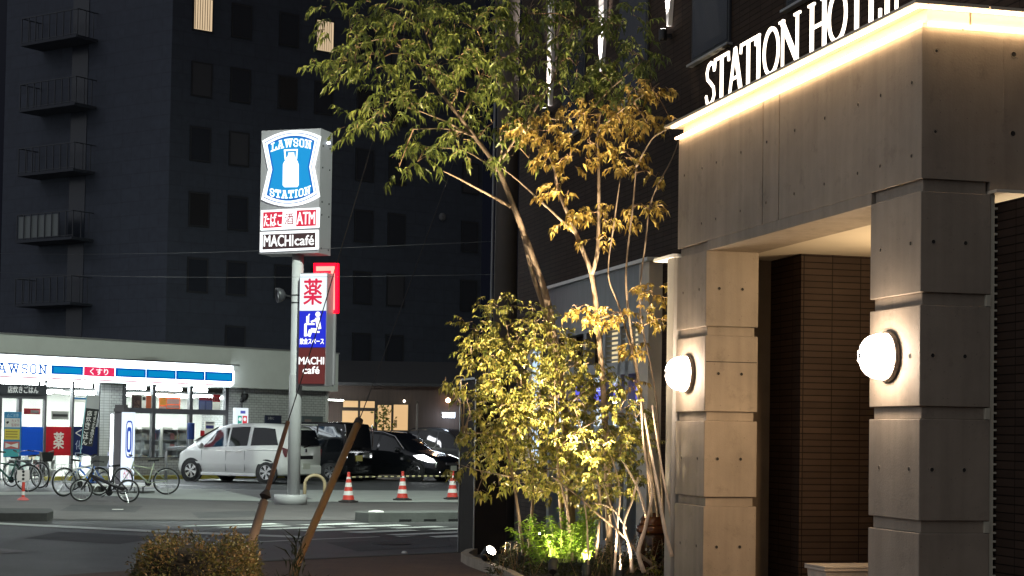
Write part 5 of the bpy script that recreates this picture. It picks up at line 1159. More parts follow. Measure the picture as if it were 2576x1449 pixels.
def wag_extra(t, S):
    for sg, m in ((1, M_head), (-1, M_head)):
        b = MB(); b.prism(Frame((0, 0, 0), (1, 0), (0, sg)), [(1.34, .80), (1.62, .83), (1.98, .70), (2.06, .60), (1.9, .60), (1.5, .70)], .6, .882); b.build('headlight', m if sg < 0 else M_head, t, local=True)
        b = MB(); b.lathe((2.10, sg * .62, .34), (1, 0, 0), [(.055, 0), (.05, .06), (.01, .08)], 12); b.build('fog_lamp', M_head, t, local=True)
        b = MB(); b.lathe((.82, sg * .96, .96), (1, 0, 0), [(.04, -.08), (.085, -.05), (.075, .05), (.03, .1)], 12); b.build('wing_mirror', paintB, t, local=True, smooth=True)
        b = MB(); b.tube([(.95, sg * .80, 1.0), (.55, sg * .68, 1.38), (.1, sg * .64, 1.50), (-.6, sg * .645, 1.545), (-1.6, sg * .63, 1.48)], .014, 6); b.build('window_trim', M_chrome, t, local=True)
        b = MB(); b.fbox(Frame((0, 0, 0), (1, 0), (0, sg)), -.25, -.1, .84, .86, .865, .885); b.build('door_handle', M_chrome, t, local=True)
    cbox(t, 'plate', 2.27, 2.285, -.17, .17, .34, .5, M_plate, 0); cbox(t, 'grille', 2.2, 2.26, -.42, .42, .52, .6, M_chrome)
make_car('black_wagon', 'black wagon with one bright headlight parked facing out behind the cones', pos3, YAW + math.pi, WAG, (1.38, -1.32), .31, paintB, M_darkglass,
    [(.05, .95, .08, .82, 0, -.55), (-.75, -.03, .08, .82, 0, 0), (-1.75, -.83, .08, .82, .25, 0)], CS, extra=wag_extra, wscreen=((1.08, .93, .74), (.34, 1.49, .56)), rscreen=((-2.19, .92, .66), (-2.0, 1.42, .52)))
p4 = at(1125, 1160, 69); p4.z = 0
make_car('dark_sedan', 'dark car parked behind the black wagon, only its roof and grey bonnet showing', p4, YAW + math.pi, [(a[0], a[1], a[2] * 1.08, a[3] * 1.1, a[4], a[5], a[6]) for a in WAG], (1.38, -1.32), .31, car_paint('grey_paint_car', (.035, .036, .04), .2), M_darkglass,
    [(.05, .95, .08, .82, 0, -.55), (-.75, -.03, .08, .82, 0, 0), (-1.75, -.83, .08, .82, .25, 0)], CS, wscreen=((1.08, 1.02, .74), (.34, 1.63, .56)))
p5 = at(1110, 1120, 77); p5.z = 0
KEI = [(-1.6, .3, 1.05, 1.75, .7, .7, .62), (-1.5, .25, 1.05, 1.86, .74, .74, .66), (.7, .25, 1.05, 1.88, .74, .74, .66), (1.2, .25, 1.03, 1.80, .74, .74, .64), (1.5, .26, 1.0, 1.3, .73, .73, .6), (1.65, .3, .9, .98, .7, .68, .55)]
def kei_extra(t, S): cbox(t, 'crate', -1.3, -.55, .765, .9, .7, 1.15, mat('crate_blue', (.03, .16, .45), .5), .01)
make_car('small_white_van', 'small white van under the tube lamp, half hidden by the dark car', p5, math.pi - .35, KEI, (1.1, -1.1), .27, car_paint('white_paint_small', (.65, .67, .7), .3), M_darkglass, [(.05, 1.05, .08, .8, 0, -.25), (-1.3, -.1, .08, .8, 0, 0)], 1.12, extra=kei_extra, wscreen=((1.52, 1.02, .68), (1.2, 1.76, .6)))

# ------------------------------------------------------------------ bicycles
def bicycle(label, px, py, yaw, col, r=.33, base=1.05, basket=None, rack=False, guard=True, child=False, steer=0.0, small=False, pitch=None):
    """px,py: photo point of the rear wheel contact; yaw: heading in degrees (0 = to the right)"""
    p = G(px, py); t = empty('bicycle', p, label, 'bicycle', 'bicycles parked before the store', R(yaw))
    fm = mat('bike_frame', col, .35, .2); fr_ = base; sh = .46 if not small else .50; hx = base * .80; hz = r + .50
    def wheel(x, yw=0.0):
        b = MB(); b.ring((0, 0, 0), (0, 1, 0), r - .018, .020, 30, 6); w = b.build('wheel', M_rubber, t, local=True, smooth=True); w.location = (x, 0, r); w.rotation_euler.z = yw
        b = MB(); b.ring((0, 0, 0), (0, 1, 0), r - .046, .011, 30, 5); b.build('rim', M_alu, w, local=True, smooth=True)
        b = MB(); b.lathe((0, -.04, 0), (0, 1, 0), [(.022, 0), (.022, .08)], 8)
        for k in range(14):
            a = 2 * math.pi * k / 14; b.tube([(0, .02 * (-1) ** k, 0), ((r - .046) * math.cos(a), 0, (r - .046) * math.sin(a))], .0022, 3, cap=False)
        b.build('spokes', M_alu, w, local=True)
        if guard:
            b = MB(); n = 12; vs = []
            for k in range(n + 1):
                a = R(-5 + 200 * k / n) if x < .3 else R(20 + 130 * k / n)
                for s in (-.025, .025): vs.append((-(r + .028) * math.cos(a) if x < .3 else (r + .028) * math.cos(a) * -1, s, (r + .028) * math.sin(a)))
            b.add(vs, [(2 * k, 2 * k + 1, 2 * k + 3, 2 * k + 2) for k in range(n)]); b.build('mudguard', M_alu if not small else M_dark, w, local=True, smooth=True)
        return w
    wheel(0); wheel(base, steer)
    bb = (base * .42, 0, r * .86); seat = (base * .30, 0, r + sh); head0 = (hx, 0, hz - .16); head1 = (hx - .04, 0, hz)
    b = MB(); T = .021
    b.tube([bb, seat], T, 8); b.tube([bb, head0], T * 1.25, 8)
    b.tube([(base * .335, 0, r + sh * .7), (head0[0] - .01, 0, head0[2] + .06)] if not small else [(0.1, 0, r + .02), head0], T * (1 if not small else 1.9), 8); b.tube([head0, head1], T * 1.2, 8)
    for s in (-.045, .045): b.tube([(0, s, r), (bb[0], s * .5, bb[2])], .010, 6); b.tube([(0, s, r), (base * .32, s * .4, r + sh * .75)], .009, 6)
    b.build('frame', fm, t, local=True, smooth=True)
    b = MB()
    for s in (-.05, .05): b.tube([(base, s, r), (hx + .05, s * .7, hz - .22), (hx, s * .4, hz - .16)], .012, 6)
    b.build('fork', fm if not small else M_dark, t, local=True, smooth=True)
    b = MB(); st = (hx - .05, 0, hz + .10); cs, sn = math.cos(steer), math.sin(steer)
    b.tube([head1, st], .012, 6)
    pts = [(-.20, .29, .06), (-.06, .27, .08), (.03, .16, .06), (.05, 0, 0), (.03, -.16, .06), (-.06, -.27, .08), (-.20, -.29, .06)]
    b.tube([(st[0] + x * cs - y * sn, x * sn + y * cs, st[2] + z) for x, y, z in pts], .011, 6); hb = b.build('handlebar', M_alu if not small else M_dark, t, local=True, smooth=True)
    for e in (0, -1):
        b = MB(); x, y, z = pts[e]; x2, y2, z2 = pts[1 if e == 0 else -2]; b.tube([(st[0] + x * cs - y * sn, x * sn + y * cs, st[2] + z), (st[0] + x2 * cs - y2 * sn, x2 * sn + y2 * cs, st[2] + z2)], .017, 8); b.build('grip', M_black, hb, local=True)
    b = MB(); z = seat[2] + .05; b.tube([seat, (seat[0] - .01, 0, z)], .012, 6)
    vs = [(seat[0] + .15, 0, z + .035), (seat[0] + .04, .04, z + .04), (seat[0] - .1, .085, z + .055), (seat[0] - .13, 0, z + .06), (seat[0] - .1, -.085, z + .055), (seat[0] + .04, -.04, z + .04)]
    b.add(vs + [(x, y * .9, zz - .045) for x, y, zz in vs], [(0, 1, 2, 3, 4, 5), (11, 10, 9, 8, 7, 6)] + [(i, (i + 1) % 6, 6 + (i + 1) % 6, 6 + i) for i in range(6)]); b.build('saddle', M_black, t, local=True)
    b = MB(); b.lathe((bb[0], -.05, bb[2]), (0, 1, 0), [(.085, 0), (.085, .008)], 18); b.tube([(bb[0], .07, bb[2]), (bb[0] + .12, .08, bb[2] - .11), (bb[0] + .12, .14, bb[2] - .11)], .009, 5); b.tube([(bb[0], -.07, bb[2]), (bb[0] - .12, -.08, bb[2] + .11), (bb[0] - .12, -.14, bb[2] + .11)], .009, 5); b.build('crank', M_dark, t, local=True)
    if basket:
        b = MB(); x0, x1, z0, z1 = hx + .08, hx + .40, hz - .12, hz + .14
        vs = [(x0 + .03, -.13, z0), (x1 - .06, -.13, z0), (x1 - .06, .13, z0), (x0 + .03, .13, z0), (x0, -.18, z1), (x1, -.18, z1), (x1, .18, z1), (x0, .18, z1)]
        b.add(vs, [(0, 1, 2, 3), (0, 1, 5, 4), (1, 2, 6, 5), (2, 3, 7, 6), (3, 0, 4, 7)]); ob = b.build('basket', basket, t, local=True); w = ob.modifiers.new('solid', 'SOLIDIFY'); w.thickness = .012
    if rack:
        b = MB()
        for s in (-.06, 0, .06): b.tube([(-.22, s, 2 * r + .07), (.2, s, 2 * r + .07)], .006, 5)
        for s in (-.06, .06): b.tube([(-.05, s, 2 * r + .07), (0, s * .8, r)], .006, 5)
        b.tube([(-.22, -.06, 2 * r + .07), (-.22, .06, 2 * r + .07)], .006, 5); b.build('rack', M_alu, t, local=True)
    if child:
        b = MB(); b.box(-.22, .12, -.16, .16, 2 * r + .08, 2 * r + .16); b.box(-.24, -.17, -.17, .17, 2 * r + .1, 2 * r + .52); b.box(-.2, .1, -.18, -.14, 2 * r + .14, 2 * r + .34); b.box(-.2, .1, .14, .18, 2 * r + .14, 2 * r + .34); o_ = b.build('child_seat', mat('seat_grey', (.30, .32, .38), .5), t, local=True)
        bv = o_.modifiers.new('bevel', 'BEVEL'); bv.width = .02; bv.segments = 2
    b = MB(); b.tube([(.05, .06, r * .9), (-.06, .14, .0)], .009, 5); b.build('kick_stand', M_alu, t, local=True)
    return t
bicycle('dark green bicycle at the left edge beside the notice stand', 70, 1237, 176, (.015, .07, .06), .36, 1.12, steer=.3, basket=mat('basket_wire', (.12, .13, .13), .5))
bicycle('black bicycle with a black front basket facing the street before the red poster', 93, 1223, -62, (.03, .03, .03), .35, 1.08, basket=M_black)
bicycle('silver bicycle with rear rack seen from behind, left of the folding bicycle', 160, 1249, 52, (.55, .56, .58), .36, 1.08, rack=True, basket=mat('basket_grey', (.12, .12, .12), .6))
bicycle('bright blue bicycle with a grey child seat behind the folding bicycle', 262, 1236, 160, (.03, .16, .60), .27, 1.0, child=True)
bicycle('small black folding bicycle standing nearest the road before the lit stand sign', 322, 1264, 176, (.02, .018, .022), .265, 1.10, small=True, guard=False, steer=.45)
bicycle('pale green bicycle standing alone right of the lit stand sign', 418, 1244, 196, (.36, .40, .30), .345, 1.10, steer=-.8)
bicycle('dark bicycle half hidden behind the black basket bicycle', 100, 1228, 150, (.05, .06, .08), .36, 1.1)

# ------------------------------------------------------------------ planting bed
M_soil = mat('soil', (.045, .032, .022), .95, noise=.4, scale=9, bump=.6, bscale=25)
bed_pix = [(1176, 1413), (1225, 1400), (1300, 1392), (1500, 1386), (1665, 1386), (1700, 1400), (1700, 1520), (1400, 1520), (1330, 1463), (1262, 1436)]
ground_poly('planting_bed', bed_pix, .06, M_soil)
bk = empty('bed_kerb', G(1230, 1425), 'low curved stone kerb edging the floodlit flower bed', 'kerb')
edge = [G(x, y) for x, y in [(1228, 1399), (1190, 1406), (1178, 1415), (1196, 1426), (1240, 1442), (1290, 1462), (1340, 1490)]]
b = MB()
for p, q in zip(edge[:-1], edge[1:]):
    d = (q - p).normalized(); nn = Vector((d.y, -d.x, 0)) * .10
    b.slab([(p.x, p.y), (q.x, q.y), (q.x + nn.x, q.y + nn.y), (p.x + nn.x, p.y + nn.y)], 0.0, .13)
b.build('kerb_stones', mat('bed_stone', (.30, .25, .19), .8, noise=.3, scale=5, bump=.3, bscale=30), bk)

# ------------------------------------------------------------------ foliage tools
def leaf(b, p, d, L, W, curl=.25, m=0):
    """one pointed leaf folded along its rib, drooping towards the tip"""
    d = d.normalized(); s = d.cross(Vector((random.gauss(0, .5), random.gauss(0, .5), 1)))
    if s.length < 1e-3: s = Vector((1, 0, 0))
    s.normalize(); n = s.cross(d); k = random.uniform(.7, 1.2)
    mid = p + d * L * .5 + n * L * .04; tip = p + d * L - n * L * curl * k; tip.z -= L * curl * .5
    l = p + d * L * .42 + s * W * .5 + n * L * .10; r = p + d * L * .42 - s * W * .5 + n * L * .10
    b.add([p, r, tip, l, mid], [(0, 1, 4), (0, 4, 3), (1, 2, 4), (4, 2, 3)], m)
def spray(b, tw, base, d, n, L, W, span, droop=.5, m=0):
    """a drooping twig with paired leaflets"""
    d = d.normalized(); pts = [base]; cur = base.copy(); dd = d.copy()
    for i in range(n):
        dd.z -= droop / n; dd.normalize(); cur = cur + dd * span / n; pts.append(cur.copy())
    for i in range(1, n + 1):
        p = pts[i]; t = (pts[i] - pts[i - 1]).normalized(); side = t.cross(Vector((0, 0, 1)))
        if side.length < 1e-3: side = Vector((1, 0, 0))
        side.normalize()
        for sg in (1, -1):
            dv = t * random.uniform(.35, .8) + side * sg * random.uniform(.5, 1.0) + Vector((0, 0, -random.uniform(.15, .8)))
            leaf(b, p, dv, L * random.uniform(.5, 1.3), W * random.uniform(.65, 1.25), m=m)
    leaf(b, pts[-1], dd + Vector((0, 0, -.3)), L * 1.1, W, m=m)
    if tw is not None: tw.tube([pts[0], pts[len(pts) // 2], pts[-1]], [.004, .003, .002], 3, cap=False)
def polystem(b, pts, r0, r1, n=8):
    """smooth tapering stem through photo points (x, y, depth)"""
    P = [at(*p) for p in pts]; out = []
    for i in range(len(P) - 1):
        a, c = P[i], P[i + 1]; pa = P[i - 1] if i else a; pc = P[i + 2] if i + 2 < len(P) else c
        for k in range(5):
            t = k / 5; out.append(.5 * ((2 * a) + (c - pa) * t + (2 * pa - 5 * a + 4 * c - pc) * t * t + (3 * a - pa - 3 * c + pc) * t ** 3))
    out.append(P[-1]); m_ = len(out)
    b.tube(out, [lerp(r0, r1, (i / (m_ - 1)) ** .8) * random.uniform(.94, 1.06) for i in range(m_)], n); return out
def bark(name, c, sc=9): return mat(name, c, .8, noise=.45, scale=sc, bump=.5, bscale=40, stretch=(1, 1, .4))
M_bark = bark('bark_grey', (.17, .125, .085)); M_barkp = bark('bark_pale', (.21, .155, .105)); M_twig = mat('twig', (.22, .14, .08), .8)
def near_pt(sk, p):
    return min(sk, key=lambda v: (v - p).length_squared)
def grow(crown, twigs, sk, blobs, Y, dY, kind, L, W, span, n, cover, droop, tw_r=.006, m=0):
    """fill photo blobs (x, y, rx, ry) with leaf sprays hung on twigs that spring from the nearest limb"""
    s = FOC / Y
    for x, y, rx, ry in blobs:
        cnt = max(4, int(cover * rx * ry / 330)); hub = at(x, y + ry * .3, Y + random.uniform(-dY, dY) * .5); root = near_pt(sk, hub)
        mid = (hub + root) / 2 + Vector((random.gauss(0, .04), random.gauss(0, .04), .06))
        if (hub - root).length > .12: twigs.tube([root, mid, hub], [tw_r * 1.6, tw_r * 1.2, tw_r * .8], 5, cap=False)
        subs = []
        for k in range(max(2, int(rx * ry / 900))):
            a = random.uniform(0, 6.283); q = at(x + rx * .6 * math.cos(a) * random.random(), y + ry * .6 * math.sin(a) * random.random(), Y + random.gauss(0, dY * .5))
            twigs.tube([hub, (hub + q) / 2 + Vector((0, 0, .03)), q], [tw_r * .8, tw_r * .6, tw_r * .4], 4, cap=False); subs.append(q)
        for k in range(cnt):
            a = random.uniform(0, 6.283); rr = math.sqrt(random.random()); jag = random.uniform(.8, 1.12)
            p = at(x + rx * jag * rr * math.cos(a), y + ry * jag * rr * math.sin(a), Y + random.gauss(0, dY * .6))
            out = (p - hub); out.z *= .4
            d = out * (1.2 / max(.05, out.length)) * .6 + Vector((random.gauss(0, .6), random.gauss(0, .6), random.gauss(.1, .3)))
            spray(crown, twigs if random.random() < .5 else None, p, d, n, L, W, span, droop, m)

L_green = leafmat('leaf_green', [(.07, .10, .022), (.14, .185, .04), (.23, .26, .06), (.10, .14, .03)], .4)
L_gold = leafmat('leaf_gold', [(.26, .165, .03), (.40, .28, .065), (.17, .105, .024), (.48, .36, .09), (.20, .17, .04)], .4)
L_bush = leafmat('leaf_bush', [(.11, .13, .024), (.26, .235, .045), (.05, .07, .016), (.36, .30, .075), (.15, .17, .03)], .35)
L_fern = leafmat('leaf_bright', [(.10, .22, .02), (.20, .32, .03), (.14, .25, .02)], .35)
L_hedge = leafmat('leaf_hedge', [(.15, .105, .045), (.27, .165, .075), (.10, .10, .03), (.20, .16, .05), (.05, .06, .02), (.07, .08, .025)], .25)
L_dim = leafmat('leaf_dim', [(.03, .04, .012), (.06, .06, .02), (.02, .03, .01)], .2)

# tall green tree leaning left
t1 = empty('green_tree', G(1420, 1400, .06), 'tall thin leaning tree with drooping green leaves high before the dark building', 'tree')
tr = MB(); sk = []
sk += polystem(tr, [(1440, 1400, 21.2), (1425, 1100, 21.2), (1398, 880, 21.2), (1372, 740, 21.2), (1330, 620, 21.3), (1300, 540, 21.3), (1268, 460, 21.4), (1250, 420, 21.4), (1195, 345, 21.5), (1160, 300, 21.5), (1095, 215, 21.6)], .056, .020, 9)
sk += polystem(tr, [(1420, 1400, 21.5), (1395, 1000, 21.5), (1372, 800, 21.5), (1340, 690, 21.5), (1318, 600, 21.4), (1300, 540, 21.35)], .036, .026, 8)
lim = MB()
for pts, r0, r1 in [([(1285, 520, 21.3), (1230, 490, 21.2), (1165, 455, 21), (1115, 430, 20.9)], .022, .008), ([(1250, 420, 21.4), (1262, 380, 21.3), (1258, 340, 21.2)], .02, .008), ([(1195, 345, 21.5), (1130, 325, 21.3), (1040, 325, 21.1)], .014, .006), ([(1200, 350, 21.5), (1130, 310, 21.6), (1070, 285, 21.6), (990, 255, 21.6)], .016, .006),
                    ([(1095, 215, 21.6), (1040, 150, 21.6), (980, 100, 21.5), (900, 110, 21.4)], .016, .006), ([(1095, 215, 21.6), (1080, 120, 21.8), (1060, 40, 21.9), (1050, -40, 22)], .014, .006), ([(1160, 300, 21.5), (1210, 200, 21.8), (1240, 90, 22), (1250, -30, 22)], .018, .007), ([(1262, 400, 21.3), (1330, 300, 21.2), (1390, 200, 21.3), (1440, 80, 21.4), (1450, -30, 21.4)], .02, .008), ([(1330, 300, 21.2), (1460, 290, 21.2), (1540, 220, 21.1), (1620, 150, 21.1)], .016, .006), ([(1250, 430, 21.4), (1170, 380, 21.6), (1080, 370, 21.8)], .012, .005)]:
    sk += polystem(lim, pts, r0, r1, 6)
tr.build('trunk', M_bark, t1, smooth=True); lim.build('limb', M_barkp, t1, smooth=True)
cr = MB(); tw = MB()
grow(cr, tw, sk, [(880, 50, 85, 50), (960, 130, 105, 55), (850, 150, 70, 32), (905, 190, 70, 25), (1070, 55, 110, 60), (1200, 60, 100, 55), (1100, 160, 120, 50), (960, 275, 80, 40), (900, 315, 42, 32), (1010, 235, 70, 45), (1150, 225, 90, 50), (1050, 395, 62, 38), (1005, 412, 34, 22), (1140, 335, 90, 40), (1300, 130, 85, 65), (1320, 245, 80, 50), (1440, 60, 80, 55), (1450, 150, 90, 50), (1560, 50, 70, 50), (1590, 125, 75, 42), (1530, 190, 85, 45), (1620, 150, 40, 28), (1240, 300, 70, 35), (1180, 395, 60, 22), (1010, 15, 120, 40), (1330, 20, 120, 50), (1230, 180, 80, 45), (1440, 230, 60, 30), (1330, 390, 40, 25), (1190, 120, 70, 40), (1560, 235, 60, 22)],
     21.5, .55, 'g', .125, .036, .21, 4, 2.0, .8)
cr.build('crown', L_green, t1, fix=False); tag(tw.build('twigs', M_twig, t1, fix=False), kind='stuff')

# golden tree
t2 = empty('golden_tree', G(1560, 1398, .06), 'slender tree with golden brown leaves between the green tree and the canopy', 'tree')
tr = MB(); sk = []
for pts, r0, r1 in [([(1535, 1400, 20.6), (1522, 1050, 20.6), (1500, 780, 20.6), (1488, 690, 20.6), (1470, 640, 20.6), (1450, 590, 20.6), (1425, 530, 20.6), (1402, 470, 20.7), (1390, 410, 20.7), (1350, 360, 20.8), (1290, 325, 20.9)], .042, .013),
                    ([(1488, 690, 20.6), (1502, 640, 20.5), (1506, 540, 20.5), (1506, 430, 20.5), (1504, 330, 20.5), (1512, 280, 20.5)], .030, .012),
                    ([(1655, 1300, 20.1), (1625, 1080, 20.2), (1590, 850, 20.2), (1575, 720, 20.2), (1580, 620, 20.3), (1592, 520, 20.3), (1600, 420, 20.3)], .020, .008),
                    ([(1640, 1300, 20.3), (1605, 960, 20.3), (1560, 780, 20.4), (1530, 690, 20.4), (1545, 560, 20.4), (1560, 450, 20.4)], .017, .007),
                    ([(1670, 1330, 20), (1650, 1000, 20.1), (1610, 780, 20.1), (1625, 600, 20.1), (1640, 500, 20.1), (1690, 400, 20), (1715, 330, 19.9)], .015, .006),
                    ([(1450, 590, 20.6), (1380, 525, 20.5), (1310, 460, 20.5), (1260, 420, 20.5)], .018, .006), ([(1600, 420, 20.3), (1640, 350, 20.2), (1680, 325, 20.1)], .012, .005), ([(1504, 330, 20.5), (1560, 280, 20.4), (1640, 225, 20.3)], .012, .005)]:
    sk += polystem(tr, pts, r0, r1, 7)
tr.build('trunk', M_barkp, t2, smooth=True)
cr = MB(); tw = MB()
grow(cr, tw, sk, [(1600, 225, 60, 25), (1640, 215, 40, 28), (1480, 280, 85, 32), (1380, 315, 70, 42), (1310, 310, 40, 25), (1560, 300, 75, 34), (1630, 305, 50, 26), (1430, 390, 75, 36), (1580, 380, 50, 28), (1480, 350, 60, 30), (1530, 535, 110, 24), (1440, 555, 52, 20), (1630, 520, 38, 20), (1400, 470, 55, 26), (1600, 420, 55, 20), (1650, 440, 22, 14), (1500, 600, 40, 14), (1690, 300, 28, 16)], 20.5, .4, 'y', .092, .038, .13, 3, 3.4, .9)
grow(cr, tw, sk, [(1560, 790, 85, 26), (1640, 735, 45, 28), (1500, 800, 55, 22), (1690, 800, 28, 24), (1600, 870, 35, 22), (1600, 960, 18, 14), (1450, 770, 30, 16)], 20.1, .3, 'y', .085, .038, .12, 3, 4.2, .9)
cr.build('crown', L_gold, t2, fix=False); tag(tw.build('twigs', M_twig, t2, fix=False), kind='stuff')

# big floodlit shrub
t3 = empty('floodlit_shrub', G(1380, 1402, .06), 'big yellow green shrub glowing in the floodlights before the annex', 'shrub')
tr = MB(); sk = []
for pts, r0, r1 in [([(1318, 1398, 20.7), (1305, 1300, 20.7), (1290, 1200, 20.8), (1270, 1100, 20.9), (1240, 960, 21), (1215, 840, 21)], .024, .007), ([(1330, 1398, 20.9), (1340, 1250, 20.9), (1330, 1100, 21), (1300, 950, 21.1), (1270, 800, 21.1)], .022, .006),
                    ([(1440, 1410, 20.4), (1430, 1300, 20.4), (1412, 1220, 20.4), (1400, 1130, 20.5), (1395, 980, 20.6)], .020, .006), ([(1500, 1400, 20.4), (1510, 1250, 20.3), (1480, 1140, 20.3), (1440, 1010, 20.4)], .02, .006),
                    ([(1640, 1420, 20.0), (1605, 1390, 20), (1560, 1340, 20), (1500, 1290, 20), (1450, 1245, 20), (1390, 1200, 20.1)], .022, .008), ([(1290, 1200, 20.8), (1240, 1190, 20.6), (1190, 1180, 20.5), (1160, 1170, 20.4)], .010, .004), ([(1270, 1100, 20.9), (1220, 1090, 20.7), (1165, 1090, 20.5)], .010, .004), ([(1400, 1130, 20.5), (1460, 1080, 20.4), (1540, 1040, 20.3)], .012, .005)]:
    sk += polystem(tr, pts, r0, r1, 7)
tr.build('stem', M_barkp, t3, smooth=True)
cr = MB(); tw = MB()
grow(cr, tw, sk, [(1250, 760, 42, 32), (1205, 825, 52, 42), (1300, 850, 75, 50), (1225, 905, 65, 48), (1185, 880, 38, 36), (1310, 950, 95, 65), (1400, 985, 100, 65), (1250, 1020, 80, 50), (1450, 900, 65, 50), (1360, 1090, 110, 62), (1490, 1080, 85, 60), (1215, 1110, 55, 45), (1290, 1160, 75, 45), (1420, 1180, 90, 45), (1390, 860, 60, 50), (1350, 800, 40, 30), (1330, 1020, 80, 45), (1300, 1080, 70, 40), (1440, 1120, 70, 40), (1500, 1165, 60, 40), (1560, 1115, 40, 40), (1440, 1225, 50, 25), (1370, 1235, 45, 25), (1520, 960, 50, 40), (1590, 1190, 34, 36), (1620, 1110, 26, 40), (1480, 1250, 50, 26), (1550, 1210, 40, 36), (1330, 1215, 50, 22), (1600, 1060, 36, 44), (1470, 1010, 60, 46)], 20.9, .55, 'b', .062, .031, .11, 3, 7.5, .7)
grow(cr, tw, sk, [(1160, 960, 20, 26), (1165, 1085, 18, 16), (1155, 1165, 28, 28), (1190, 1180, 24, 22), (1200, 1235, 14, 12), (1255, 1215, 26, 18), (1120, 955, 12, 7), (1175, 1000, 20, 30), (1185, 1050, 18, 20)], 20.4, .12, 'b', .105, .046, .10, 2, 2.2, 1.0)
cr.build('foliage', L_bush, t3, fix=False); tag(tw.build('twigs', M_barkp, t3, fix=False), kind='stuff')

# pale many stemmed shrub at the right of the bed
t4 = empty('pale_stem_shrub', G(1600, 1410, .06), 'sparse shrub with pale crooked stems beside the far concrete pillar', 'shrub')
tr = MB(); sk = []
for pts, r0, r1 in [([(1620, 1440, 19.6), (1606, 1390, 19.6), (1620, 1340, 19.6), (1632, 1290, 19.6), (1640, 1230, 19.6), (1620, 1130, 19.6), (1612, 1000, 19.7)], .030, .010), ([(1626, 1300, 19.6), (1612, 1250, 19.6), (1590, 1200, 19.7), (1560, 1150, 19.8)], .018, .008), ([(1590, 1440, 19.8), (1585, 1380, 19.8), (1570, 1320, 19.8), (1590, 1260, 19.8), (1605, 1200, 19.8)], .026, .010), ([(1575, 1330, 19.8), (1540, 1280, 19.8), (1490, 1265, 19.9)], .014, .005), ([(1545, 1449, 19.9), (1552, 1330, 19.9), (1560, 1240, 19.9), (1545, 1170, 20), (1520, 1110, 20)], .016, .006), ([(1690, 1400, 19.2), (1672, 1330, 19.2), (1655, 1230, 19.3), (1640, 1150, 19.4), (1620, 1040, 19.5)], .026, .010), ([(1697, 1340, 19.3), (1680, 1260, 19.3), (1660, 1150, 19.4), (1640, 1020, 19.5)], .018, .008), ([(1480, 1420, 20), (1475, 1300, 20), (1460, 1230, 20)], .013, .006), ([(1560, 1449, 19.7), (1556, 1350, 19.7), (1530, 1250, 19.8), (1500, 1180, 19.9)], .012, .005)]:
    sk += polystem(tr, pts, r0, r1, 8)
tr.build('stem', bark('bark_cream', (.48, .38, .29)), t4, smooth=True)
cr = MB(); tw = MB()
grow(cr, tw, sk, [(1540, 1150, 50, 40), (1580, 1100, 36, 50), (1500, 1210, 50, 30), (1600, 1040, 26, 40), (1520, 1280, 34, 22), (1560, 1240, 30, 22), (1490, 1120, 60, 40), (1630, 1440, 22, 14), (1660, 1425, 12, 12), (1560, 1020, 40, 40)], 19.9, .3, 'b', .066, .032, .10, 3, 4.2, .5)
cr.build('foliage', L_bush, t4, fix=False); tag(tw.build('twigs', M_barkp, t4, fix=False), kind='stuff')

# bright green low plant over the spotlight
t5 = empty('bright_green_plant', G(1400, 1408, .06), 'bright green arching plant right above the black spotlight', 'plant')
cr = MB(); st_ = MB()
for k in range(64):
    x = random.gauss(1392, 40) if k < 46 else random.gauss(1470, 20); top = (random.uniform(1275, 1390) + abs(x - 1405) * .35) if k < 46 else random.uniform(1265, 1390); x2 = x + random.gauss(0, 18); Yb = random.uniform(20.1, 20.9)
    a, c = at(lerp(x, 1410 if k < 46 else 1462, .5), 1415, Yb), at(x2, top, Yb + random.gauss(0, .1)); m_ = (a + c) / 2 + Vector((random.gauss(0, .03), 0, .04)); pts = [a.lerp(m_, i / 5).lerp(m_.lerp(c, i / 5), i / 5) for i in range(6)]
    st_.tube(pts, .004, 4, cap=False)
    n = max(6, int((c - a).length / .028))
    for i in range(n):
        u = .2 + .8 * i / n; f = u * 5; j = min(4, int(f)); p = pts[j].lerp(pts[j + 1], f - j); tdir = (pts[j + 1] - pts[j]).normalized()
        for sg in (1, -1):
            d = Vector((sg * random.uniform(.5, 1), random.gauss(0, .5), .25)) + tdir * .3; leaf(cr, p, d, random.uniform(.05, .095), .034, .45)
cr.build('foliage', L_fern, t5, fix=False); st_.build('stem', mat('green_stem', (.15, .2, .04), .7), t5, fix=False)
# ground cover at the foot of the bed
gc = MB()
for k in range(1900):
    x = random.uniform(1225, 1690); p = G(x, random.uniform(1402, 1449), .06); d = Vector((random.gauss(0, 1), random.gauss(0, .6), random.uniform(.4, 1.6))); leaf(gc, p, d, random.uniform(.06, .15), random.uniform(.014, .03), .3)
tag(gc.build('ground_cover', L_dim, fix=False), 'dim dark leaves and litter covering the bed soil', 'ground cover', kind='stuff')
lowp = empty('dark_ground_shrub', G(1500, 1405, .06), 'dark low leafy shrub under the pale stems at the bed foot', 'shrub')
lf = MB(); ls = MB()
for k in range(60):
    x = random.choice([random.gauss(1290, 26), random.gauss(1530, 40), random.gauss(1650, 18)]); Yb = random.uniform(20.1, 21.3); a = at(x, 1412, Yb); a.z = .06; c = a + Vector((random.gauss(0, .10), random.gauss(0, .1), random.uniform(.18, .5))); ls.tube([a, (a + c) / 2, c], .004, 4, cap=False)
    for i in range(10):
        p = a.lerp(c, .3 + .7 * i / 10); leaf(lf, p, Vector((random.gauss(0, 1), random.gauss(0, .8), .3)), random.uniform(.05, .09), .03, .3)
lf.build('foliage', L_dim, lowp, fix=False); tag(ls.build('twigs', M_twig, lowp, fix=False), kind='stuff')
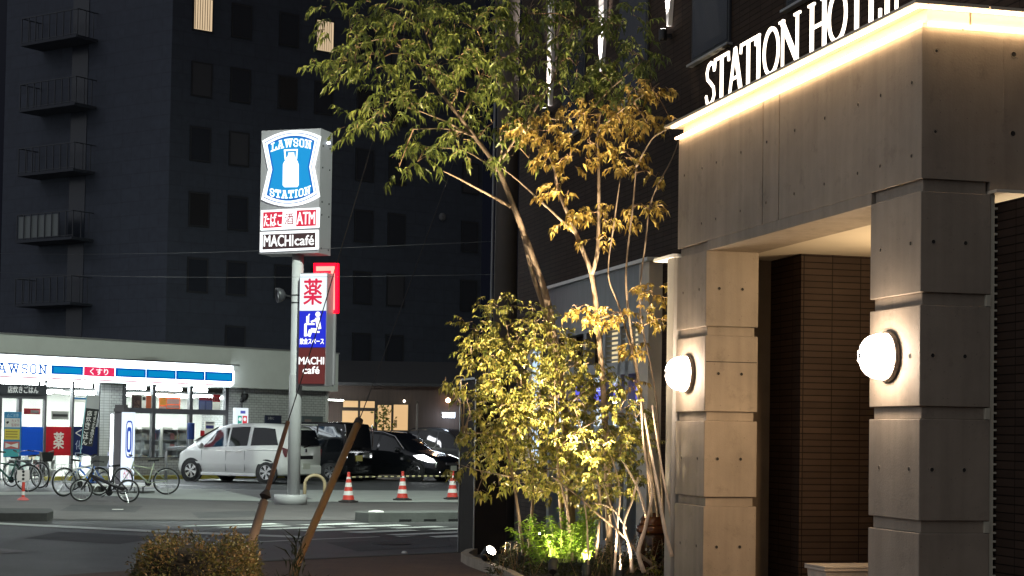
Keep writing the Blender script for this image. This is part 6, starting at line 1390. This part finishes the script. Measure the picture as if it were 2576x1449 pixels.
# clipped hedge bush at the front left
hb = empty('clipped_hedge', at(500, 1449, 15.2) * 1.0, 'rounded clipped hedge bush with orange brown autumn leaves at the bottom left', 'hedge'); hb.location.z = 0
hc = at(497, 1449, 15.2); cx0, cy0 = hc.x, hc.y
def hprof(u, v):                                # hump surface of the hedge
    w = math.copysign(abs(math.cos(u)) ** .6, math.cos(u)); h = math.copysign(abs(math.sin(u)) ** .6, math.sin(u)); return w, h
core = MB(); vs = []; nu, nv = 24, 10
for j in range(nv + 1):
    ph = math.pi / 2 * j / nv
    for i in range(nu):
        w, h = hprof(2 * math.pi * i / nu, 0); rr = math.cos(ph) ** .34; vs.append(Vector((cx0 + w * .45 * rr, cy0 + h * .78 * rr, .69 * math.sin(ph) ** .9 if j else 0)))
core.add(vs, [(j * nu + i, j * nu + (i + 1) % nu, (j + 1) * nu + (i + 1) % nu, (j + 1) * nu + i) for j in range(nv) for i in range(nu)])
core.build('branches', mat('hedge_core', (.018, .014, .008), .95, noise=.4, scale=20), hb)
cr = MB()
for k in range(9500):
    u = random.uniform(0, 6.283); ph = math.asin(random.random() ** .75); w, h = hprof(u, 0); rr = math.cos(ph) ** .34; bump_ = 1 + .05 * math.sin(7 * u + 5 * ph) + random.gauss(0, .055)
    p = Vector((cx0 + w * .495 * rr * bump_, cy0 + h * .84 * rr * bump_, .735 * math.sin(ph) ** .9 * bump_ + random.gauss(0, .012)))
    if p.z < .02: continue
    d = Vector((w * rr, h * rr, math.sin(ph) + .2)) + Vector((random.gauss(0, .6), random.gauss(0, .6), random.gauss(0, .5))); leaf(cr, p, d, random.uniform(.022, .058), random.uniform(.012, .026), .2)
cr.build('foliage', L_hedge, hb, fix=False)
wd = MB(); p0 = at(745, 1440, 19.0)
for k in range(230):
    x = random.gauss(0, .2); p = Vector((p0.x + x, p0.y + random.gauss(0, .25), 0)); L = max(.05, random.gauss(.13, .06)) * (1.5 if abs(x) < .05 else 1); d = Vector((random.gauss(0, .5), random.gauss(0, .4), 1)); leaf(wd, p + Vector((0, 0, random.uniform(0, .5) if abs(x) < .06 else 0)), d, L, .022, .25)
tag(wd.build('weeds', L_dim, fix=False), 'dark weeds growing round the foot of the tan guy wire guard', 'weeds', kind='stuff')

# ------------------------------------------------------------------ jar and garden floodlights
jc = at(1640, 1449, 20.9); jp = Vector((jc.x, jc.y, 0)); t = empty('ceramic_jar', jp, 'large glazed brown jar with a domed lid behind the pale stems', 'jar')
M_glaze = mat('brown_glaze', (.16, .055, .022), .22, noise=.3, scale=4)
b = MB(); b.lathe(jp, (0, 0, 1), [(.10, 0), (.15, .1), (.19, .35), (.185, .5), (.17, .56)], 28); b.build('jar_body', mat('dark_glaze', (.05, .022, .012), .15, noise=.3, scale=4), t, smooth=True)
b = MB(); b.lathe(jp, (0, 0, 1), [(.18, .562), (.195, .58), (.195, .635), (.18, .65)], 28); b.build('rim', M_glaze, t, smooth=True)
b = MB(); b.lathe(jp, (0, 0, 1), [(.16, .652), (.165, .66), (.15, .72), (.11, .78), (.05, .80), (.0, .803)], 28, 0, False); b.build('lid', M_glaze, t, smooth=True)
def garden_spot(x, y, Y, aim, watt, label, r=.05, lens=40, ang=70, body=True, col=(1.0, .80, .53)):
    c = at(x, y, Y); a = Vector(aim); d = (a - c).normalized(); t = empty('garden_spotlight', Vector((c.x, c.y, .06)), label, 'spotlight', 'garden spotlights in the flower bed')
    b = MB(); b.lathe(c - d * .16, d, [(r * .75, 0), (r, .03), (r * 1.05, .14), (r * 1.05, .17), (r * .9, .17), (r * .9, .15)], 20); b.build('housing', M_black, t, smooth=False)
    b = MB(); b.lathe(c - d * .012, d, [(r * .88, 0), (r * .86, .004)], 20); b.build('lens', glow('spot_lens', (1.0, .84, .66), lens), t)
    b = MB(); b.tube([Vector((c.x, c.y, .0)), c - d * .10], .012, 6); b.build('stake', M_black, t)
    lamp('SPOT', c + d * .03, watt, col, .03, a, R(ang), .7, name='spot_beam')
garden_spot(1235, 1385, 21.6, at(1460, 1120, 20.3), 200, 'round spotlight glaring beside the dark pylon at the bed end', .075, 60, 95)
garden_spot(1476, 1421, 20.1, at(1490, 1000, 20.9), 210, 'small spotlight at the front of the bed near the pale stems', .05, 50, 90)
garden_spot(1358, 1342, 21.6, at(1330, 880, 20.8), 70, 'spotlight half hidden in the leaves left of the green plant', .045, 45, 85)
garden_spot(1393, 1414, 19.9, at(1405, 1300, 20.5), 60, 'upright black can spotlight lighting the bright green plant', .055, 50, 80)
garden_spot(1560, 1436, 19.7, at(1600, 1050, 20.0), 150, 'spotlight low among the pale stems lighting trunks and pillar edge', .05, 40, 80)
garden_spot(1500, 1472, 18.8, at(1170, 250, 21.7), 5200, 'added spotlight out of view before the bed, brightening the green crown', .05, 40, 46)  # added below the view to brighten the green crown
garden_spot(1590, 1475, 18.7, at(1490, 400, 20.3), 2400, 'added spotlight out of view before the right end of the bed, brightening the golden tree', .05, 40, 36)  # extra light placed out of view to lift the golden leaves
